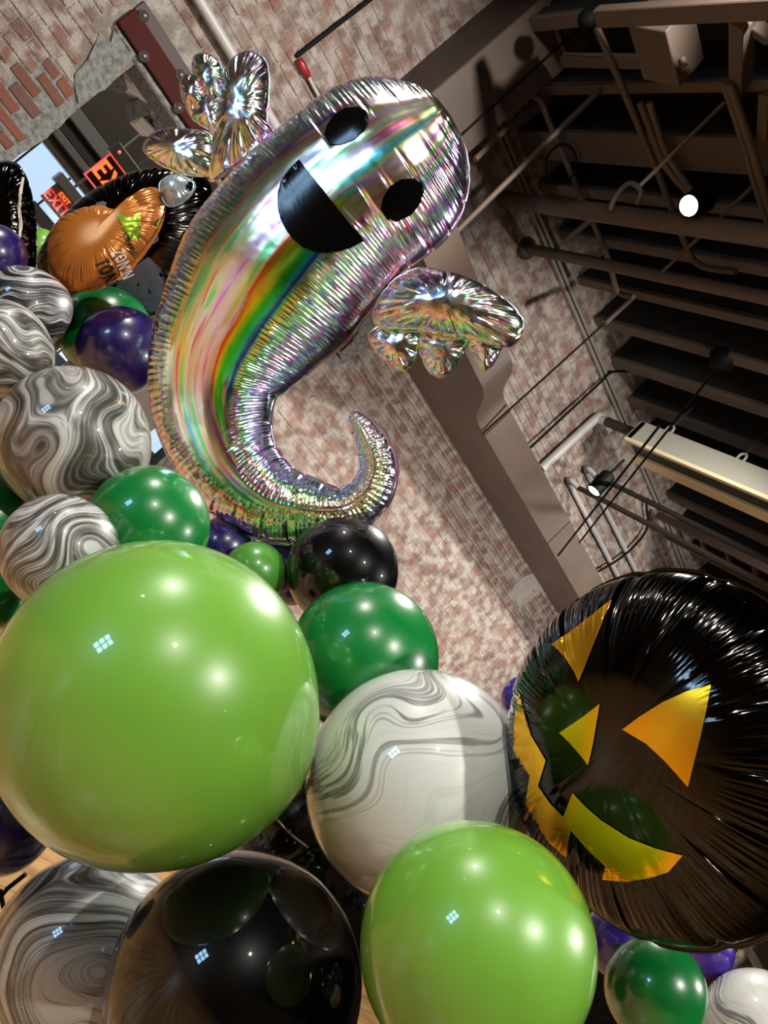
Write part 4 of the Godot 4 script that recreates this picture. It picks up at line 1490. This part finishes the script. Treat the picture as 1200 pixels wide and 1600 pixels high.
func build_pumpkin():
	var T := frame(1032, 1170, 1.42, Vector3(-0.70, 0.2, 0.68), Vector3(0.39, 0.91, 0.13))
	var t := thing("pumpkin_balloon", "round black foil balloon with a golden jack-o'-lantern face", "balloon", T.origin)
	t.basis = T.basis
	var P := Pillow.new()
	P.n.seed = 12
	P.n.frequency = 1.0
	P.h = 0.172
	P.power = 2.1
	P.amp = 0.0014
	P.lam = 0.014
	P.fold = 0.006
	P.fold_len = 0.13
	P.window = 0.6
	P.rim = 0.008
	var cor := PackedVector2Array()
	for k in 48:
		var a := TAU * k / 48
		cor.append(Vector2(cos(a), sin(a)) * 0.304)
	P.set_seam(cor, 900)
	obj("body", pillow_mesh(P, 56), M.black_foil, t)
	var f := P.height
	var parts := [["eye", [[862, 1008], [884, 993], [908, 975], [932, 956], [955, 938], [942, 974], [928, 1008], [915, 1042], [905, 1066], [898, 1050], [886, 1031], [874, 1017]]],
		["eye", [[973, 1140], [1000, 1120], [1035, 1098], [1072, 1081], [1111, 1070], [1104, 1108], [1095, 1150], [1085, 1190], [1075, 1230], [1058, 1210], [1036, 1186], [1010, 1162]]],
		["nose", [[875, 1145], [895, 1132], [916, 1117], [938, 1100], [933, 1130], [928, 1160], [920, 1196], [908, 1180], [892, 1162]]],
		["mouth", [[812, 1080], [819, 1110], [831, 1149], [854, 1188], [842, 1228], [860, 1254], [881, 1276], [896, 1239], [918, 1262], [940, 1281], [984, 1309], [1025, 1325], [1067, 1336], [1044, 1362], [1016, 1371], [979, 1377], [941, 1373], [947, 1353], [920, 1328], [893, 1297], [885, 1339], [859, 1316], [840, 1288], [822, 1258], [829, 1212], [814, 1193], [803, 1172], [805, 1125]]]]
	for q in parts:
		tag(obj(q[0], patch(T, q[1], f, 4, 0.002), M.gold_foil, t), "printed golden " + q[0])

func build_far_foils():
	# tall black foil balloon at the left edge
	var T := frame(10, 340, 2.55, Vector3(0.1, 0.1, 1), Vector3(0, 1, 0))
	var a := thing("black_foil_balloon", "tall black foil balloon with a pale stripe at the left edge", "balloon", T.origin)
	a.basis = T.basis
	var P := new_pillow(T, [[-60, 300], [-35, 264], [0, 254], [26, 257], [43, 285], [53, 335], [56, 395], [50, 430], [10, 440], [-50, 410]], [0, 345], 0.06, 240, 51, {fold_len = 0.05, lam = 0.01})
	obj("body", pillow_mesh(P, 28), M.black_foil, a)
	tag(obj("stripe", patch(T, [[34, 277], [37.5, 278], [34, 305], [32, 325], [35, 350], [33, 372], [28, 388], [25, 385], [29, 365], [30, 350], [27, 325], [29, 305]], P.height, 2, 0.002), M.ribbon, a), "pale stripe")
	# round black foil balloon behind the bottle
	T = frame(200, 380, 2.85, Vector3(0.05, 0.1, 1), Vector3(0, 1, 0))
	var b := thing("black_foil_balloon", "round black foil balloon with glittery print behind the orange bottle balloon", "balloon", T.origin)
	b.basis = T.basis
	P = new_pillow(T, [[60, 405], [84, 356], [120, 318], [165, 288], [215, 268], [262, 262], [312, 272], [335, 320], [325, 400], [285, 470], [205, 495], [125, 475], [78, 442]], [200, 375], 0.09, 420, 57, {fold_len = 0.07, lam = 0.012})
	obj("body", pillow_mesh(P, 30), M.black_foil, b)
	tag(obj("glitter_print", patch(T, [[180, 448], [205, 420], [232, 402], [252, 420], [262, 450], [268, 480], [235, 486], [200, 474]], P.height, 3, 0.003), M.glitter_foil, b), "silver glitter print")
	tag(obj("spot", patch(T, [[148, 322], [152, 317], [161, 315], [167, 317], [166, 323], [158, 328], [150, 327]], P.height, 2, 0.003), M.sign_grey, b), "grey spot")
	tag(obj("spot", patch(T, [[228, 368], [236, 362], [247, 366], [248, 376], [240, 382], [230, 378]], P.height, 2, 0.003), M.glitter_foil, b), "pale glitter spot")
	# bottle shaped balloon with its lettering
	T = frame(160, 385, 2.5, Vector3(-0.05, 0.15, 1), Vector3(0, 1, 0))
	var c := thing("bottle_balloon", "orange foil balloon shaped as a wine bottle with a green neck band", "balloon", T.origin)
	c.basis = T.basis
	P = new_pillow(T, [[77, 405], [80, 375], [95, 350], [120, 336], [145, 328], [168, 327], [186, 333], [203, 333], [222, 315], [238, 301], [250, 297], [257, 312], [256, 332], [248, 352], [234, 376], [214, 402], [194, 424], [165, 442], [130, 452], [98, 448], [82, 430]], [165, 382], 0.085, 420, 61, {fold_len = 0.06, lam = 0.011, fold = 0.003, power = 3.2})
	obj("body", pillow_mesh(P, 30), M.bottle_foil, c)
	tag(obj("neck_band", patch(T, [[182, 333], [200, 340], [219, 332], [219, 350], [219, 366], [214, 376], [205, 375], [200, 368], [194, 362], [190, 350]], P.height, 3, 0.003), M.label_green, c), "leaf green band")
	tag(obj("neck_band", patch(T, [[243, 349], [248, 343], [254, 339], [251, 348], [245, 356]], P.height, 2, 0.003), M.label_green, c), "leaf green band")
	var words := [["TONI", [149, 410], 0.40, 22.0, 46.0, M.ink_black, "black letters reading TONI", "Droid Sans"], ["ZONIN", [173, 395], 0.42, 20.0, 48.0, M.ink_white, "white letters reading ZONIN", "Droid Sans"], ["young", [187, 368], 0.47, 11.0, 38.0, M.ink_black, "small black script", "Droid Serif"]]
	for w in words:
		tag(obj("lettering", wrapped_text(T, w, P.height), w[5], c), w[6])
	# small white foil piece with an eye at the mouth of the bottle
	T = frame(276, 298, 2.5, Vector3(0, 0.1, 1), Vector3(0, 1, 0))
	var d := thing("white_foil_balloon", "small silvery white foil balloon with one black eye at the tip of the orange bottle", "balloon", T.origin)
	d.basis = T.basis
	P = new_pillow(T, [[250, 290], [258, 279], [272, 274], [288, 277], [301, 285], [303, 295], [294, 308], [279, 319], [264, 321], [254, 308]], [276, 297], 0.04, 120, 63, {fold_len = 0.04, lam = 0.01, amp = 0.001, fold = 0.002})
	obj("body", pillow_mesh(P, 18), M.silver_foil, d)
	tag(obj("eye", patch(T, [[290, 290], [295, 284], [300, 285], [301, 292], [297, 299], [291, 298]], P.height, 2, 0.002), M.face_black, d), "round black eye")

func wrapped_text(T: Transform3D, w: Array, f: Callable) -> ArrayMesh:
	var tm := text_mesh(w[0], 1.0, 0.0, w[7])
	var arr := tm.get_mesh_arrays()
	var v: PackedVector3Array = arr[Mesh.ARRAY_VERTEX]
	var ix = arr[Mesh.ARRAY_INDEX]
	if ix == null or ix.size() == 0:
		ix = PackedInt32Array(range(v.size()))
	var lo := Vector3(1e9, 1e9, 0)
	var hi := -lo
	for p in v:
		lo = lo.min(p)
		hi = hi.max(p)
	var dir := Vector2(w[2], sqrt(1.0 - w[2] * w[2]))
	var up := Vector2(dir.y, -dir.x)
	var st := stool()
	st.set_smooth_group(0)
	for i in range(0, ix.size(), 3):
		var q := []
		for k in 3:
			var p := v[ix[i + k]]
			var c: Vector2 = Vector2(w[1][0], w[1][1]) + dir * ((p.x - lo.x) / (hi.x - lo.x) * w[4]) + up * ((p.y - lo.y) / (hi.y - lo.y) * w[3])
			q.append(hit(T, c.x, c.y, f, 0.004))
		tri(st, q[0], q[1], q[2], Vector3(0, 0, 1))
	return flat(st)

# ---------------------------------------------------------------- small things
func build_small_things():
	# chrome chair frame seen past the lower right balloons
	var ch := thing("chrome_frame", "bent chrome tube frame below the pumpkin balloon at the right edge", "metal frame")
	var d := 3.6
	for q in [[[[1146, 1462], [1156, 1470], [1161, 1482], [1158, 1494], [1146, 1506], [1126, 1522]], 0.022], [[[1150, 1458], [1162, 1474], [1176, 1496], [1190, 1522]], 0.02], [[[1122, 1528], [1145, 1508], [1176, 1474]], 0.016]]:
		var pts := []
		for p in q[0]:
			pts.append(at(p[0], p[1], d))
		obj("tube", tube_mesh(smooth_path(pts, 5), q[1], 12), M.chrome, ch)
	# dark rail over the bright floor at the left edge
	var rl := thing("black_rail", "thin black metal rail over the pale floor at the left edge", "rail")
	for q in [[[-8, 1412], [12, 1388], [40, 1366]], [[-10, 1370], [4, 1362]], [[0, 1390], [6, 1420], [8, 1440]]]:
		var pts := []
		for p in q:
			pts.append(at(p[0], p[1], 2.6))
		obj("bar", tube_mesh(pts, 0.007, 8), M.black_housing, rl)
	# loose line between the balloons
	var ln := []
	for p in [[434, 1282], [448, 1297], [462, 1310], [482, 1325]]:
		ln.append(at(p[0], p[1], 1.72))
	tag(obj("ribbon", tube_mesh(smooth_path(ln, 4), 0.0022, 6), M.ribbon), "thin pale ribbon in the dark gap right of the largest lime balloon", "ribbon")
